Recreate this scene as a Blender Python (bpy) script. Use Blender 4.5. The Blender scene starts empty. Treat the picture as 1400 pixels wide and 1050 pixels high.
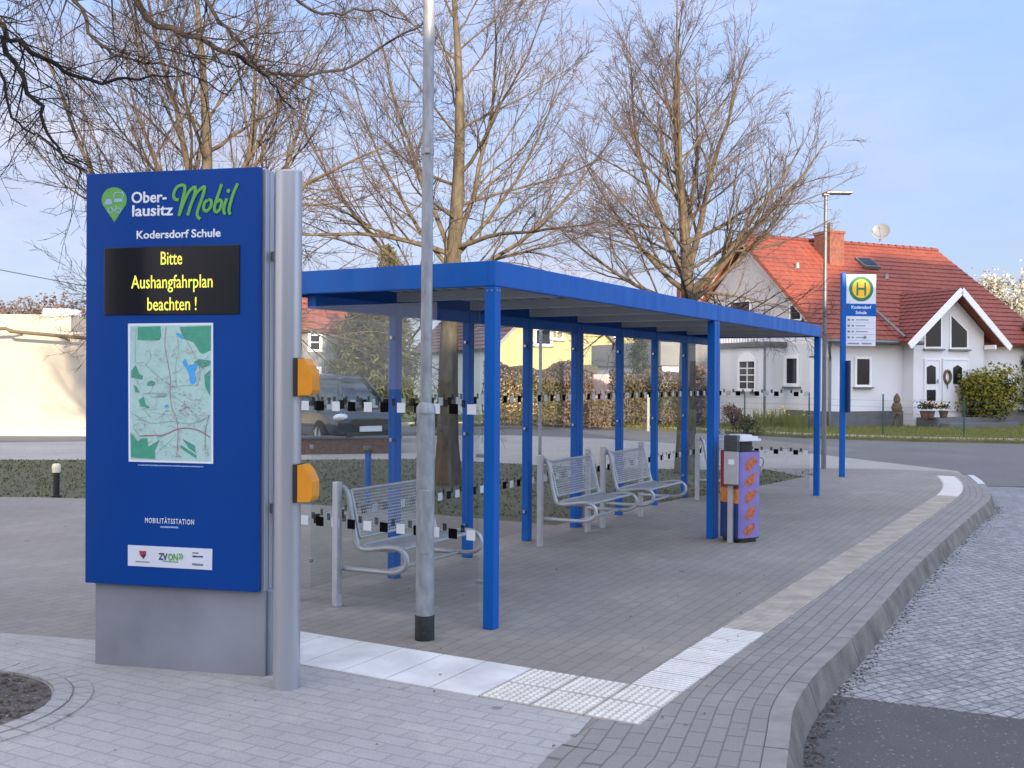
import bpy, bmesh, math, random
from mathutils import Vector, Matrix, Euler
PI = math.pi
scene = bpy.context.scene
COL = scene.collection
rad = math.radians

# ------------------------------------------------------------------ camera
FPX, CAMH = 1430.0, 1.66
PITCH, ROLL = math.atan(9.0/FPX), 0.006
cam_d = bpy.data.cameras.new('camera')
cam_d.sensor_width = 36.0
cam_d.lens = 36.0*FPX/1400.0
cam_d.clip_end = 3000
cam = bpy.data.objects.new('camera', cam_d)
COL.objects.link(cam)
_f = Vector((0, math.cos(PITCH), -math.sin(PITCH)))
_u0 = Vector((0, math.sin(PITCH), math.cos(PITCH)))
_r0 = Vector((1, 0, 0))
_r = _r0*math.cos(ROLL)+_u0*math.sin(ROLL)
_u = _u0*math.cos(ROLL)-_r0*math.sin(ROLL)
cam.matrix_world = Matrix(((_r.x, _u.x, -_f.x, 0), (_r.y, _u.y, -_f.y, 0), (_r.z, _u.z, -_f.z, CAMH), (0, 0, 0, 1)))
scene.camera = cam
CAMP = Vector((0, 0, CAMH))

def ray(px, py):
    return (_r*((px-700)/FPX)-_u*((py-525)/FPX)+_f)
def P(px, py, z=0.0):          # a point of the ground plane seen at a place of the photograph
    d = ray(px, py); t = (z-CAMH)/d.z
    return CAMP+d*t
def A(px, py, Y):              # a point at a known distance
    d = ray(px, py)
    return CAMP+d*(Y/d.y)

# ------------------------------------------------------------------ materials
def nodes(name):
    m = bpy.data.materials.new(name); m.use_nodes = True
    nt = m.node_tree
    return m, nt, nt.nodes['Principled BSDF']
def L(nt, a, b): nt.links.new(a, b)
def ramp(nt, fac, stops):
    r = nt.nodes.new('ShaderNodeValToRGB')
    e = r.color_ramp.elements
    while len(e) < len(stops): e.new(0.5)
    for k, (p, c) in enumerate(stops):
        e[k].position = p; e[k].color = (*c, 1)
    L(nt, fac, r.inputs[0]); return r.outputs[0]
def objco(nt, scale=(1, 1, 1), rot=(0, 0, 0)):
    tc = nt.nodes.new('ShaderNodeTexCoord'); mp = nt.nodes.new('ShaderNodeMapping')
    mp.inputs['Scale'].default_value = scale; mp.inputs['Rotation'].default_value = rot
    L(nt, tc.outputs['Object'], mp.inputs[0]); return mp.outputs[0]
def noise(nt, co, scale, detail=4, rough=.55):
    n = nt.nodes.new('ShaderNodeTexNoise'); n.inputs['Scale'].default_value = scale
    n.inputs['Detail'].default_value = detail; n.inputs['Roughness'].default_value = rough
    L(nt, co, n.inputs['Vector']); return n.outputs['Fac']
def mixc(nt, fac, a, b, mode='MIX'):
    x = nt.nodes.new('ShaderNodeMix'); x.data_type = 'RGBA'; x.blend_type = mode
    for sock, v in ((x.inputs[0], fac), (x.inputs[6], a), (x.inputs[7], b)):
        if hasattr(v, 'links'): L(nt, v, sock)
        elif isinstance(v, (int, float)): sock.default_value = v
        else: sock.default_value = (*v, 1)
    return x.outputs[2]
def bumpn(nt, b, h, strength, dist=.01):
    n = nt.nodes.new('ShaderNodeBump'); n.inputs['Strength'].default_value = strength
    n.inputs['Distance'].default_value = dist
    L(nt, h, n.inputs['Height']); L(nt, n.outputs[0], b.inputs['Normal'])
def mat(name, col, rough=.6, metal=0, var=.12, vs=6, bump=0, bs=60, stretch=(1, 1, 1), spec=.5, coat=0):
    m, nt, b = nodes(name)
    co = objco(nt, stretch)
    n1 = noise(nt, co, vs, 5)
    lo = tuple(max(0, c*(1-var)) for c in col); hi = tuple(min(1, c*(1+var)) for c in col)
    L(nt, ramp(nt, n1, [(.3, lo), (.7, hi)]), b.inputs['Base Color'])
    b.inputs['Roughness'].default_value = rough; b.inputs['Metallic'].default_value = metal
    b.inputs['Specular IOR Level'].default_value = spec
    if coat: b.inputs['Coat Weight'].default_value = coat
    if bump: bumpn(nt, b, noise(nt, co, bs, 3), bump, .01)
    return m
def paver_mat(name, c1, c2, mortar, rot, bw=.2, bh=.1, dirt=.25, warm=(1, .93, .84), mort=.012, bump=.5, uv=False):
    m, nt, b = nodes(name)
    co = objco(nt, rot=(0, 0, rot)); bco = co
    if uv: bco = nt.nodes.new('ShaderNodeUVMap').outputs[0]
    br = nt.nodes.new('ShaderNodeTexBrick')
    br.inputs['Scale'].default_value = 1.0
    br.inputs['Brick Width'].default_value = bw; br.inputs['Row Height'].default_value = bh
    br.inputs['Mortar Size'].default_value = mort*.5; br.inputs['Mortar Smooth'].default_value = .3
    br.inputs['Color1'].default_value = (*c1, 1); br.inputs['Color2'].default_value = (*c2, 1); br.inputs['Mortar'].default_value = (*mortar, 1)
    L(nt, bco, br.inputs['Vector'])
    big = ramp(nt, noise(nt, co, .55, 6, .6), [(.32, tuple(1-dirt for _ in range(3))), (.68, (1, 1, 1))])
    tint = ramp(nt, noise(nt, co, .22, 3), [(.35, (1, 1, 1)), (.65, warm)])
    fine = ramp(nt, noise(nt, co, 120, 3, .7), [(.25, (.72, .72, .72)), (.6, (1.0, 1.0, 1.0))])
    vg = nt.nodes.new('ShaderNodeTexVoronoi'); vg.inputs['Scale'].default_value = 1.7; L(nt, co, vg.inputs['Vector'])
    gum = ramp(nt, vg.outputs['Distance'], [(.035, (.55, .53, .5)), (.06, (1, 1, 1))])
    sandy = ramp(nt, noise(nt, co, 1.6, 7, .7), [(.50, (1, 1, 1)), (.72, (1.22, 1.19, 1.14))])
    spots = ramp(nt, noise(nt, co, 7, 6, .75), [(.28, (.62, .6, .58)), (.40, (1, 1, 1))])
    c = mixc(nt, 1.0, br.outputs['Color'], big, 'MULTIPLY'); c = mixc(nt, 1.0, c, tint, 'MULTIPLY')
    c = mixc(nt, 1.0, c, fine, 'MULTIPLY'); c = mixc(nt, .8, c, spots, 'MULTIPLY'); c = mixc(nt, 1, c, gum, 'MULTIPLY'); c = mixc(nt, 1, c, sandy, 'MULTIPLY')
    L(nt, c, b.inputs['Base Color']); b.inputs['Roughness'].default_value = .75
    inv = nt.nodes.new('ShaderNodeMath'); inv.operation = 'SUBTRACT'; inv.inputs[0].default_value = 1
    L(nt, br.outputs['Fac'], inv.inputs[1])
    ad = nt.nodes.new('ShaderNodeMath'); ad.operation = 'MULTIPLY_ADD'; ad.inputs[1].default_value = .25
    L(nt, noise(nt, co, 90, 3), ad.inputs[0]); L(nt, inv.outputs[0], ad.inputs[2])
    bumpn(nt, b, ad.outputs[0], bump, .006)
    return m
def sett_mat(name):
    m, nt, b = nodes(name)
    co = objco(nt, rot=(0, 0, rad(-30)))
    w = nt.nodes.new('ShaderNodeTexNoise'); w.inputs['Scale'].default_value = 3.4
    L(nt, co, w.inputs['Vector'])
    off = nt.nodes.new('ShaderNodeVectorMath'); off.operation = 'MULTIPLY_ADD'
    off.inputs[1].default_value = (.11, .11, 0)
    L(nt, w.outputs['Color'], off.inputs[0]); L(nt, co, off.inputs[2])
    br = nt.nodes.new('ShaderNodeTexBrick')
    br.inputs['Scale'].default_value = 1; br.inputs['Brick Width'].default_value = .092; br.inputs['Row Height'].default_value = .078
    br.inputs['Mortar Size'].default_value = .008; br.inputs['Mortar Smooth'].default_value = .6
    br.inputs['Color1'].default_value = (.34, .34, .34, 1); br.inputs['Color2'].default_value = (.26, .26, .262, 1)
    br.inputs['Mortar'].default_value = (.14, .135, .13, 1)
    L(nt, off.outputs[0], br.inputs['Vector'])
    v = nt.nodes.new('ShaderNodeTexVoronoi'); v.inputs['Scale'].default_value = 12
    L(nt, off.outputs[0], v.inputs['Vector'])
    tone = ramp(nt, v.outputs['Color'], [(.1, (.80, .80, .80)), (.8, (1.10, 1.10, 1.10))])
    big = ramp(nt, noise(nt, co, .8, 5), [(.3, (.78, .78, .78)), (.7, (1.05, 1.05, 1.05))])
    fine = ramp(nt, noise(nt, co, 45, 4, .7), [(.3, (.6, .6, .6)), (.6, (1.08, 1.08, 1.08))])
    c = mixc(nt, 1, br.outputs['Color'], tone, 'MULTIPLY'); c = mixc(nt, 1, c, big, 'MULTIPLY'); c = mixc(nt, 1, c, fine, 'MULTIPLY')
    L(nt, c, b.inputs['Base Color']); b.inputs['Roughness'].default_value = .7
    inv = nt.nodes.new('ShaderNodeMath'); inv.operation = 'SUBTRACT'; inv.inputs[0].default_value = 1
    L(nt, br.outputs['Fac'], inv.inputs[1])
    ad = nt.nodes.new('ShaderNodeMath'); ad.operation = 'MULTIPLY_ADD'; ad.inputs[1].default_value = .8
    L(nt, noise(nt, co, 14, 4), ad.inputs[0]); L(nt, inv.outputs[0], ad.inputs[2])
    bumpn(nt, b, ad.outputs[0], .45, .016)
    return m
def ground_mat(name, stops, s1, s2, bump=.4, rough=.9, speck=None):
    m, nt, b = nodes(name)
    co = objco(nt)
    n1 = noise(nt, co, s1, 6, .65)
    c = ramp(nt, n1, stops)
    fine = ramp(nt, noise(nt, co, s2, 4, .7), [(.3, (.6, .6, .6)), (.65, (1.1, 1.1, 1.1))])
    c = mixc(nt, 1, c, fine, 'MULTIPLY')
    if speck:
        v = nt.nodes.new('ShaderNodeTexVoronoi'); v.inputs['Scale'].default_value = speck[0]
        L(nt, co, v.inputs['Vector'])
        f = ramp(nt, v.outputs['Distance'], [(.10, (1, 1, 1)), (.22, (0, 0, 0))])
        c = mixc(nt, f, c, speck[1])
    L(nt, c, b.inputs['Base Color']); b.inputs['Roughness'].default_value = rough
    bumpn(nt, b, noise(nt, co, s2, 4), bump, .02)
    return m
def roof_mat(name, col, axis):
    m, nt, b = nodes(name)
    co = objco(nt)
    w = nt.nodes.new('ShaderNodeTexWave'); w.wave_type = 'BANDS'; w.bands_direction = axis; w.inputs['Scale'].default_value = 1.05
    w.inputs['Distortion'].default_value = 0.0
    L(nt, co, w.inputs['Vector'])
    n = ramp(nt, noise(nt, co, 5, 6, .7), [(.3, tuple(c*.72 for c in col)), (.7, tuple(min(1, c*1.2) for c in col))])
    patch = ramp(nt, noise(nt, co, .7, 4), [(.35, (.85, .85, .85)), (.65, (1.05, 1.05, 1.05))])
    n = mixc(nt, 1, n, patch, 'MULTIPLY')
    L(nt, n, b.inputs['Base Color']); b.inputs['Roughness'].default_value = .65
    bumpn(nt, b, w.outputs['Fac'], .55, .05)
    return m
def leaf_mat(name, c1, c2, trans=.3):
    m, nt, b = nodes(name)
    co = objco(nt)
    L(nt, ramp(nt, noise(nt, co, 9, 5, .8), [(.3, c1), (.7, c2)]), b.inputs['Base Color'])
    b.inputs['Roughness'].default_value = .7; b.inputs['Specular IOR Level'].default_value = .2
    tr = nt.nodes.new('ShaderNodeBsdfTranslucent'); tr.inputs[0].default_value = (*c2, 1)
    mx = nt.nodes.new('ShaderNodeMixShader'); mx.inputs[0].default_value = trans
    out = nt.nodes['Material Output']
    L(nt, b.outputs[0], mx.inputs[1]); L(nt, tr.outputs[0], mx.inputs[2]); L(nt, mx.outputs[0], out.inputs[0])
    return m
def glass_mat(name, tint=(.925, .94, .938), base=.035):
    m, nt, b = nodes(name)
    nt.nodes.remove(b)
    t = nt.nodes.new('ShaderNodeBsdfTransparent'); t.inputs[0].default_value = (*tint, 1)
    g = nt.nodes.new('ShaderNodeBsdfGlossy'); g.inputs['Roughness'].default_value = .02; g.inputs[0].default_value = (.9, .93, .95, 1)
    fr = nt.nodes.new('ShaderNodeFresnel'); fr.inputs[0].default_value = 1.42
    mx = nt.nodes.new('ShaderNodeMixShader')
    ge = nt.nodes.new('ShaderNodeNewGeometry'); fb = nt.nodes.new('ShaderNodeMath'); fb.operation = 'SUBTRACT'; fb.inputs[0].default_value = 1
    L(nt, ge.outputs['Backfacing'], fb.inputs[1]); fm = nt.nodes.new('ShaderNodeMath'); fm.operation = 'MULTIPLY'
    L(nt, fr.outputs[0], fm.inputs[0]); L(nt, fb.outputs[0], fm.inputs[1])
    L(nt, fm.outputs[0], mx.inputs[0]); L(nt, t.outputs[0], mx.inputs[1]); L(nt, g.outputs[0], mx.inputs[2])
    L(nt, mx.outputs[0], nt.nodes['Material Output'].inputs[0])
    return m
def emit_mat(name, col, s):
    m, nt, b = nodes(name)
    b.inputs['Base Color'].default_value = (0, 0, 0, 1)
    b.inputs['Emission Color'].default_value = (*col, 1); b.inputs['Emission Strength'].default_value = s
    return m

M = {}
M['blue'] = mat('blue_paint', (.001, .095, .385), .38, 0, .09, 3.0, .02, 200, (1, 1, .4), spec=.22)
_nt = M['blue'].node_tree
_c = objco(_nt, (1, 1, .25)); _d = ramp(_nt, noise(_nt, _c, 18, 6, .7), [(.58, (0, 0, 0)), (.85, (.09, .09, .09))])
_b = _nt.nodes['Principled BSDF']; _old = _b.inputs['Base Color'].links[0].from_socket
L(_nt, mixc(_nt, _d, _old, (.16, .18, .22)), _b.inputs['Base Color'])
L(_nt, ramp(_nt, noise(_nt, _c, 7, 5, .6), [(.3, (.3, .3, .3)), (.7, (.52, .52, .52))]), _b.inputs['Roughness'])
M['sign_blue'] = mat('sign_blue', (.0005, .047, .25), .45, 0, .05, 1.5, spec=.16)
M['alu'] = mat('aluminium', (.40, .415, .45), .36, .55, .06, 3, .02, 300, (1, 1, .15))
M['alu_dark'] = mat('aluminium_groove', (.20, .21, .23), .45, .7, .08, 3)
M['plinth'] = mat('plinth_metal', (.24, .26, .30), .5, .2, .16, 2.2, .02, 200)
M['galv'] = mat('galvanised_steel', (.29, .305, .32), .5, .25, .25, 22, .06, 90, (1, 1, .35))
M['bench_metal'] = mat('bench_metal', (.42, .43, .45), .42, .3, .10, 9, .02, 150)
M['black'] = mat('black_plastic', (.012, .012, .014), .45, 0, .2, 8)
M['tar'] = mat('tar_sleeve', (.018, .018, .018), .8, 0, .4, 30, .5, 90)
M['orange'] = mat('amber_plastic', (.66, .25, .006), .38, 0, .08, 9, coat=.2)
M['screen'] = mat('display_glass', (.010, .011, .016), .22, 0, .05, 5, spec=.35)
M['led'] = emit_mat('led_yellow', (.80, .78, .10), .85)
_nt = M['led'].node_tree
L(_nt, ramp(_nt, noise(_nt, objco(_nt), 34, 2), [(.36, (.42, .80, .10)), (.5, (.80, .78, .10)), (.64, (.95, .52, .08))]), _nt.nodes['Principled BSDF'].inputs['Emission Color'])
M['white'] = mat('white_print', (.74, .77, .82), .5, 0, .03, 9)
M['green'] = mat('green_print', (.10, .36, .055), .5, 0, .05, 6)
M['green_dark'] = mat('green_sign', (.01, .17, .075), .5, 0, .05, 6)
M['yellow'] = mat('yellow_sign', (.85, .50, .02), .5, 0, .05, 6)
M['navy'] = mat('navy_print', (.015, .03, .10), .5)
M['red'] = mat('red_print', (.42, .03, .05), .5)
M['greyprint'] = mat('grey_print', (.16, .18, .22), .6)
M['plate'] = mat('plate_white', (.62, .66, .74), .45, 0, .04, 4)
M['paleprint'] = mat('pale_blue_print', (.30, .42, .68), .5)
M['map_base'] = mat('map_base', (.40, .60, .56), .5, 0, .08, 30)
M['map_green'] = mat('map_forest', (.055, .32, .21), .5, 0, .10, 40)
M['map_lake'] = mat('map_lake', (.05, .38, .78), .5)
M['map_road'] = mat('map_road', (.40, .16, .20), .6)
M['map_line'] = mat('map_line', (.28, .36, .36), .6)
M['map_town'] = mat('map_town', (.50, .38, .42), .6, 0, .3, 60)
M['ceiling'] = mat('ceiling_sheet', (.44, .45, .46), .5, .1, .08, 3)
M['glass'] = glass_mat('clear_glass')
M['glass_sq'] = mat('glass_square_white', (.66, .70, .73), .4, 0, .04, 8)
M['glass_sq_ghost'] = glass_mat('glass_square_ghost', (.42, .44, .45))
M['steel'] = mat('stainless', (.34, .35, .37), .3, .9, .05, 8)
M['bark'] = mat('bark', (.108, .084, .055), .9, 0, .45, 14, .6, 40, (1, 1, .35), .2)
M['bark_moss'] = mat('bark_mossy', (.098, .080, .054), .9, 0, .40, 12, .6, 40, (1, 1, .3), .2)
M['twig'] = mat('twig', (.104, .080, .070), .85, 0, .35, 3, spec=.2)
M['twig_dark'] = mat('twig_dark', (.034, .028, .026), .9, 0, .3, 5, spec=.2)  # overhanging tree's twigs, its shade put into a darker colour
M['bark_dark'] = mat('bark_dark', (.042, .034, .029), .9, 0, .35, 14, .5, 40, (1, 1, .35), .2)  # overhanging tree's bark, its shade put into the colour; also shrub stems
M['render_white'] = mat('white_render', (.66, .67, .69), .85, 0, .035, 1.2, .08, 120)
M['render_trim'] = mat('white_trim', (.80, .80, .80), .6, 0, .03, 4)
M['render_cream'] = mat('cream_render', (.37, .335, .275), .9, 0, .06, .8, .08, 60)
M['render_yellow'] = mat('yellow_render', (.44, .37, .18), .9, 0, .05, 1.5, .06, 60)
M['render_grey'] = mat('grey_render', (.20, .20, .19), .9, 0, .12, 1.5, .06, 60)
M['render_pale'] = mat('pale_render', (.48, .54, .56), .9, 0, .06, 1.5)
M['plinth_stone'] = mat('plinth_render', (.115, .12, .13), .9, 0, .12, 4, .1, 60)
M['window_dark'] = mat('window_glass', (.014, .016, .020), .12, 0, .4, .9, spec=.18)
M['curtain'] = mat('curtain_glass', (.30, .22, .12), .4, 0, .4, 3)
M['door_white'] = mat('white_door', (.70, .72, .75), .5, 0, .03, 4)
M['gutter'] = mat('gutter_metal', (.16, .17, .18), .5, .5, .1, 5)
M['brick'] = mat('chimney_brick', (.17, .060, .040), .85, 0, .30, 9, .3, 40)
M['wood_grey'] = mat('weathered_wood', (.46, .44, .42), .85, 0, .22, 6, .3, 30, (.3, 8, 1))
M['roof_x'] = roof_mat('orange_tiles', (.235, .055, .030), 'X')
M['roof_y'] = roof_mat('red_tiles', (.165, .038, .027), 'Y')
M['roof_maroon'] = roof_mat('maroon_tiles', (.115, .055, .052), 'Y')
M['roof_red'] = roof_mat('old_red_tiles', (.26, .075, .05), 'Y')
M['roof_edge'] = mat('roof_edge', (.26, .07, .04), .8)
M['car_paint'] = mat('car_paint', (.016, .028, .050), .22, .3, .05, 2, coat=.6)
M['car_glass'] = mat('car_glass', (.022, .035, .055), .06, 0, .05, 1, spec=.8)
M['tyre'] = mat('tyre', (.018, .018, .018), .85, 0, .2, 20)
M['rim'] = mat('rim', (.42, .43, .45), .35, .8)
M['lens'] = mat('headlamp_lens', (.62, .65, .70), .12, .1, .1, 20)
M['fence_green'] = mat('fence_green', (.02, .075, .05), .5, .2)
M['wire'] = mat('fence_wire', (.16, .19, .18), .5, .4)
M['cable'] = mat('cable_black', (.03, .03, .035), .6)
M['lavender'] = mat('lavender_wrap', (.20, .16, .42), .45, 0, .12, 5)
M['food'] = mat('food_print', (.42, .12, .04), .5, 0, .55, 45)
M['wrap_red'] = mat('red_wrap', (.36, .012, .02), .45, 0, .2, 5)
M['wrap_orange'] = mat('orange_wrap', (.62, .22, .03), .45, 0, .25, 9)
M['wrap_blue'] = mat('blue_wrap', (.008, .035, .16), .45, 0, .2, 5)
M['wrap_green'] = mat('green_wrap', (.16, .30, .24), .45, 0, .2, 5)
M['binlid'] = mat('bin_lid', (.62, .64, .68), .4, .2, .05, 5)
M['binpost'] = mat('bin_post', (.44, .45, .47), .45, .4, .08, 5)
M['ashbox'] = mat('ashtray_dark', (.07, .075, .08), .4, .4, .1, 9)
M['lampcap'] = mat('bollard_cap', (.72, .66, .45), .5)
M['terracotta'] = mat('terracotta', (.12, .065, .045), .8, 0, .2, 12)
M['petal'] = mat('petal', (.80, .62, .18), .6)
M['petal_red'] = mat('petal_red', (.55, .12, .08), .6)
M['wreath'] = mat('wreath_twigs', (.12, .09, .05), .9, 0, .4, 40, .5, 60)
M['antenna'] = mat('dish_grey', (.20, .205, .21), .45, .1, .05, 5)
M['stone'] = mat('stone_path', (.42, .39, .35), .85, 0, .14, 2, .2, 40)

AXU = math.atan2(.873, .488)
M['pave_dark'] = paver_mat('platform_pavers', (.276, .257, .234), (.250, .233, .212), (.210, .195, .177), -AXU, .2, .1, .22, (1, .95, .88))
M['pave_light'] = paver_mat('light_pavers', (.385, .379, .372), (.358, .353, .347), (.305, .30, .293), -rad(-28), .2, .1, .20, (1, .97, .93))  # paler than the platform pavers, foreground brightness put into the colour
M['setts'] = sett_mat('granite_setts')
M['asphalt'] = ground_mat('asphalt', [(.3, (.075, .074, .074)), (.7, (.105, .103, .102))], 1.2, 90, .5, .85, (26, (.20, .20, .21)))
M['road'] = ground_mat('road_asphalt', [(.3, (.12, .115, .11)), (.7, (.16, .155, .15))], .5, 60, .3, .85)
M['kerb'] = mat('kerb_concrete', (.150, .136, .118), .85, 0, .40, 4, .35, 60)
M['kerb_white'] = mat('kerb_concrete_pale', (.50, .51, .53), .8, 0, .12, 7, .3, 60)
M['kerb_top'] = mat('kerb_top_concrete', (.215, .202, .188), .85, 0, .2, 6, .3, 60)
M['kerbtop'] = paver_mat('kerb_edge_pavers', (.262, .250, .238), (.235, .225, .214), (.155, .146, .135), 0, .2, .1, .18, (1, .95, .9), uv=True)
M['tact_white'] = mat('tactile_white', (.56, .548, .525), .7, 0, .17, 3, .12, 80)
M['tact_cream'] = mat('tactile_cream', (.40, .375, .33), .75, 0, .14, 6, .12, 80)
M['tact_cream_top'] = mat('tactile_cream_top', (.62, .60, .54), .75, 0, .10, 6)
M['tact_white_top'] = mat('tactile_white_top', (.66, .65, .625), .7, 0, .08, 5)
M['tact_groove'] = mat('tactile_groove', (.36, .36, .365), .8, 0, .12, 5)
M['tact_beige'] = mat('tactile_beige', (.39, .36, .315), .8, 0, .20, 5, .12, 80)
M['footpath'] = ground_mat('footpath_paving', [(.3, (.31, .285, .25)), (.7, (.39, .36, .32))], .6, 30, .2)
M['soil'] = ground_mat('soil', [(.3, (.06, .045, .035)), (.7, (.19, .165, .14))], 9, 45, 1.0, .95, (24, (.26, .24, .22)))
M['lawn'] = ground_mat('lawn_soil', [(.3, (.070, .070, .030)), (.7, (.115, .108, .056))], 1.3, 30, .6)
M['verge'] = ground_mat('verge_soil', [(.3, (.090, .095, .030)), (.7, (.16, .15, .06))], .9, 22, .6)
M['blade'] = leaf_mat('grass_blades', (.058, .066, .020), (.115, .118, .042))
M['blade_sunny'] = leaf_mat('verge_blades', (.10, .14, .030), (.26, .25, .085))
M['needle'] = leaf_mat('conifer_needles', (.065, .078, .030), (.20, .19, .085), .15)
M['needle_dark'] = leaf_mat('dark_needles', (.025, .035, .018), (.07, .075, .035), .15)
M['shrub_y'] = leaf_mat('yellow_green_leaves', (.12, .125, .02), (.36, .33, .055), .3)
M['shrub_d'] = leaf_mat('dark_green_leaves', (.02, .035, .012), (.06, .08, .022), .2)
M['hedge_b'] = leaf_mat('brown_hedge_leaves', (.10, .072, .048), (.245, .180, .125), .2)
M['hedge_p'] = leaf_mat('russet_hedge_twigs', (.14, .090, .075), (.29, .195, .160), .2)
M['hedge_g'] = leaf_mat('olive_hedge_leaves', (.05, .05, .025), (.17, .15, .075), .2)
M['blossom'] = leaf_mat('blossom', (.34, .32, .24), (.70, .66, .58), .3)
M['woods'] = leaf_mat('bare_woods', (.085, .066, .058), (.16, .120, .10), .1)
M['hills'] = ground_mat('hill_soil', [(.3, (.10, .085, .06)), (.7, (.17, .14, .10))], .05, 2, .1)

# ------------------------------------------------------------------ mesh builder
class MB:
    def __init__(s): s.v = []; s.f = []; s.mi = []; s.sm = []
    def add(s, vs, fs, mi=0, smooth=False):
        o = len(s.v); s.v.extend(vs)
        for f in fs:
            s.f.append(tuple(i+o for i in f)); s.mi.append(mi); s.sm.append(smooth)
    def box(s, x0, x1, y0, y1, z0, z1, mi=0):
        vs = [(x, y, z) for z in (z0, z1) for y in (y0, y1) for x in (x0, x1)]
        s.add(vs, [(0, 2, 3, 1), (4, 5, 7, 6), (0, 1, 5, 4), (2, 6, 7, 3), (0, 4, 6, 2), (1, 3, 7, 5)], mi)
    def bar(s, a, b, w, h, mi=0, up=(0, 0, 1)):
        a = Vector(a); b = Vector(b); d = (b-a).normalized(); up = Vector(up)
        if abs(d.dot(up)) > .98: up = Vector((1, 0, 0))
        n = d.cross(up).normalized(); q = n.cross(d).normalized()
        vs = []
        for p in (a, b):
            for sx, sy in ((-1, -1), (1, -1), (1, 1), (-1, 1)):
                vs.append(tuple(p+n*(w/2*sx)+q*(h/2*sy)))
        s.add(vs, [(0, 1, 2, 3), (7, 6, 5, 4), (0, 4, 5, 1), (1, 5, 6, 2), (2, 6, 7, 3), (3, 7, 4, 0)], mi)
    def tube(s, pts, rs, n=8, mi=0, cap=True, smooth=True):
        pts = [Vector(p) for p in pts]
        if not hasattr(rs, '__len__'): rs = [rs]*len(pts)
        o = len(s.v); up = None; k = len(pts)
        for i, p in enumerate(pts):
            d = (pts[min(i+1, k-1)]-pts[max(i-1, 0)])
            if d.length < 1e-9: d = Vector((0, 0, 1))
            d.normalize()
            if up is None: up = Vector((1, 0, 0)) if abs(d.x) < .8 else Vector((0, 1, 0))
            a = up-d*up.dot(d)
            if a.length < 1e-4: a = d.orthogonal()
            a.normalize(); up = a; b = d.cross(a); r = rs[i]
            for j in range(n):
                t = 2*PI*j/n; c, q = math.cos(t)*r, math.sin(t)*r
                s.v.append((p.x+a.x*c+b.x*q, p.y+a.y*c+b.y*q, p.z+a.z*c+b.z*q))
        for i in range(k-1):
            for j in range(n):
                s.f.append((o+i*n+j, o+i*n+(j+1) % n, o+(i+1)*n+(j+1) % n, o+(i+1)*n+j)); s.mi.append(mi); s.sm.append(smooth)
        if cap:
            c0 = s.v[o:o+n]; c1 = s.v[o+(k-1)*n:o+k*n]
            s.add(c0, [tuple(range(n))[::-1]], mi); s.add(c1, [tuple(range(n))], mi)
    def prism(s, poly, z0, z1, mi=0, side=True):
        n = len(poly)
        s.add([(p[0], p[1], z1) for p in poly], [tuple(range(n))], mi)
        if side:
            s.add([(p[0], p[1], z0) for p in poly]+[(p[0], p[1], z1) for p in poly], [(i, (i+1) % n, n+(i+1) % n, n+i) for i in range(n)], mi)
    def platexz(s, poly, y0, y1, mi=0):     # polygon in x,z, extruded along y
        n = len(poly)
        s.add([(p[0], y0, p[1]) for p in poly], [tuple(range(n))], mi)
        s.add([(p[0], y1, p[1]) for p in poly], [tuple(range(n))[::-1]], mi)
        s.add([(p[0], y0, p[1]) for p in poly]+[(p[0], y1, p[1]) for p in poly], [(n+i, n+(i+1) % n, (i+1) % n, i) for i in range(n)], mi)
    def plateyz(s, poly, x0, x1, mi=0):
        n = len(poly)
        s.add([(x0, p[0], p[1]) for p in poly], [tuple(range(n))[::-1]], mi)
        s.add([(x1, p[0], p[1]) for p in poly], [tuple(range(n))], mi)
        s.add([(x0, p[0], p[1]) for p in poly]+[(x1, p[0], p[1]) for p in poly], [(i, (i+1) % n, n+(i+1) % n, n+i) for i in range(n)], mi)
    def ball(s, c, rx, ry, rz, n=12, mi=0):
        vs = []; fs = []; m = max(4, n//2)
        for i in range(m+1):
            t = PI*i/m
            for j in range(n):
                a = 2*PI*j/n
                vs.append((c[0]+rx*math.sin(t)*math.cos(a), c[1]+ry*math.sin(t)*math.sin(a), c[2]+rz*math.cos(t)))
        for i in range(m):
            for j in range(n): fs.append((i*n+j, (i+1)*n+j, (i+1)*n+(j+1) % n, i*n+(j+1) % n))
        s.add(vs, fs, mi, True)
    def quad(s, a, b, c, d, mi=0): s.add([tuple(a), tuple(b), tuple(c), tuple(d)], [(0, 1, 2, 3)], mi)
    def leaf(s, p, sz, rng, mi=0, asp=.28):
        a = Vector((rng.gauss(0, 1), rng.gauss(0, 1), rng.gauss(0, 1))).normalized(); b = a.orthogonal().normalized()
        b.rotate(Matrix.Rotation(rng.random()*6.28, 3, a)); h = sz*(.6+.8*rng.random())
        p = Vector(p)
        s.add([tuple(p-a*h*.5), tuple(p+b*h*asp), tuple(p+a*h*.5), tuple(p-b*h*asp)], [(0, 1, 2, 3)], mi)
    def build(s, name, mats, parent=None, bevel=0, loc=None):
        me = bpy.data.meshes.new(name)
        me.from_pydata(s.v, [], s.f)
        if not isinstance(mats, (list, tuple)): mats = [mats]
        for m in mats: me.materials.append(m)
        me.polygons.foreach_set('material_index', s.mi); me.polygons.foreach_set('use_smooth', s.sm)
        me.update()
        o = bpy.data.objects.new(name, me); COL.objects.link(o)
        if parent: o.parent = parent
        if loc: o.location = loc
        if bevel:
            md = o.modifiers.new('bevel', 'BEVEL'); md.width = bevel; md.segments = 2; md.limit_method = 'ANGLE'; md.angle_limit = rad(40)
        return o

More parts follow.
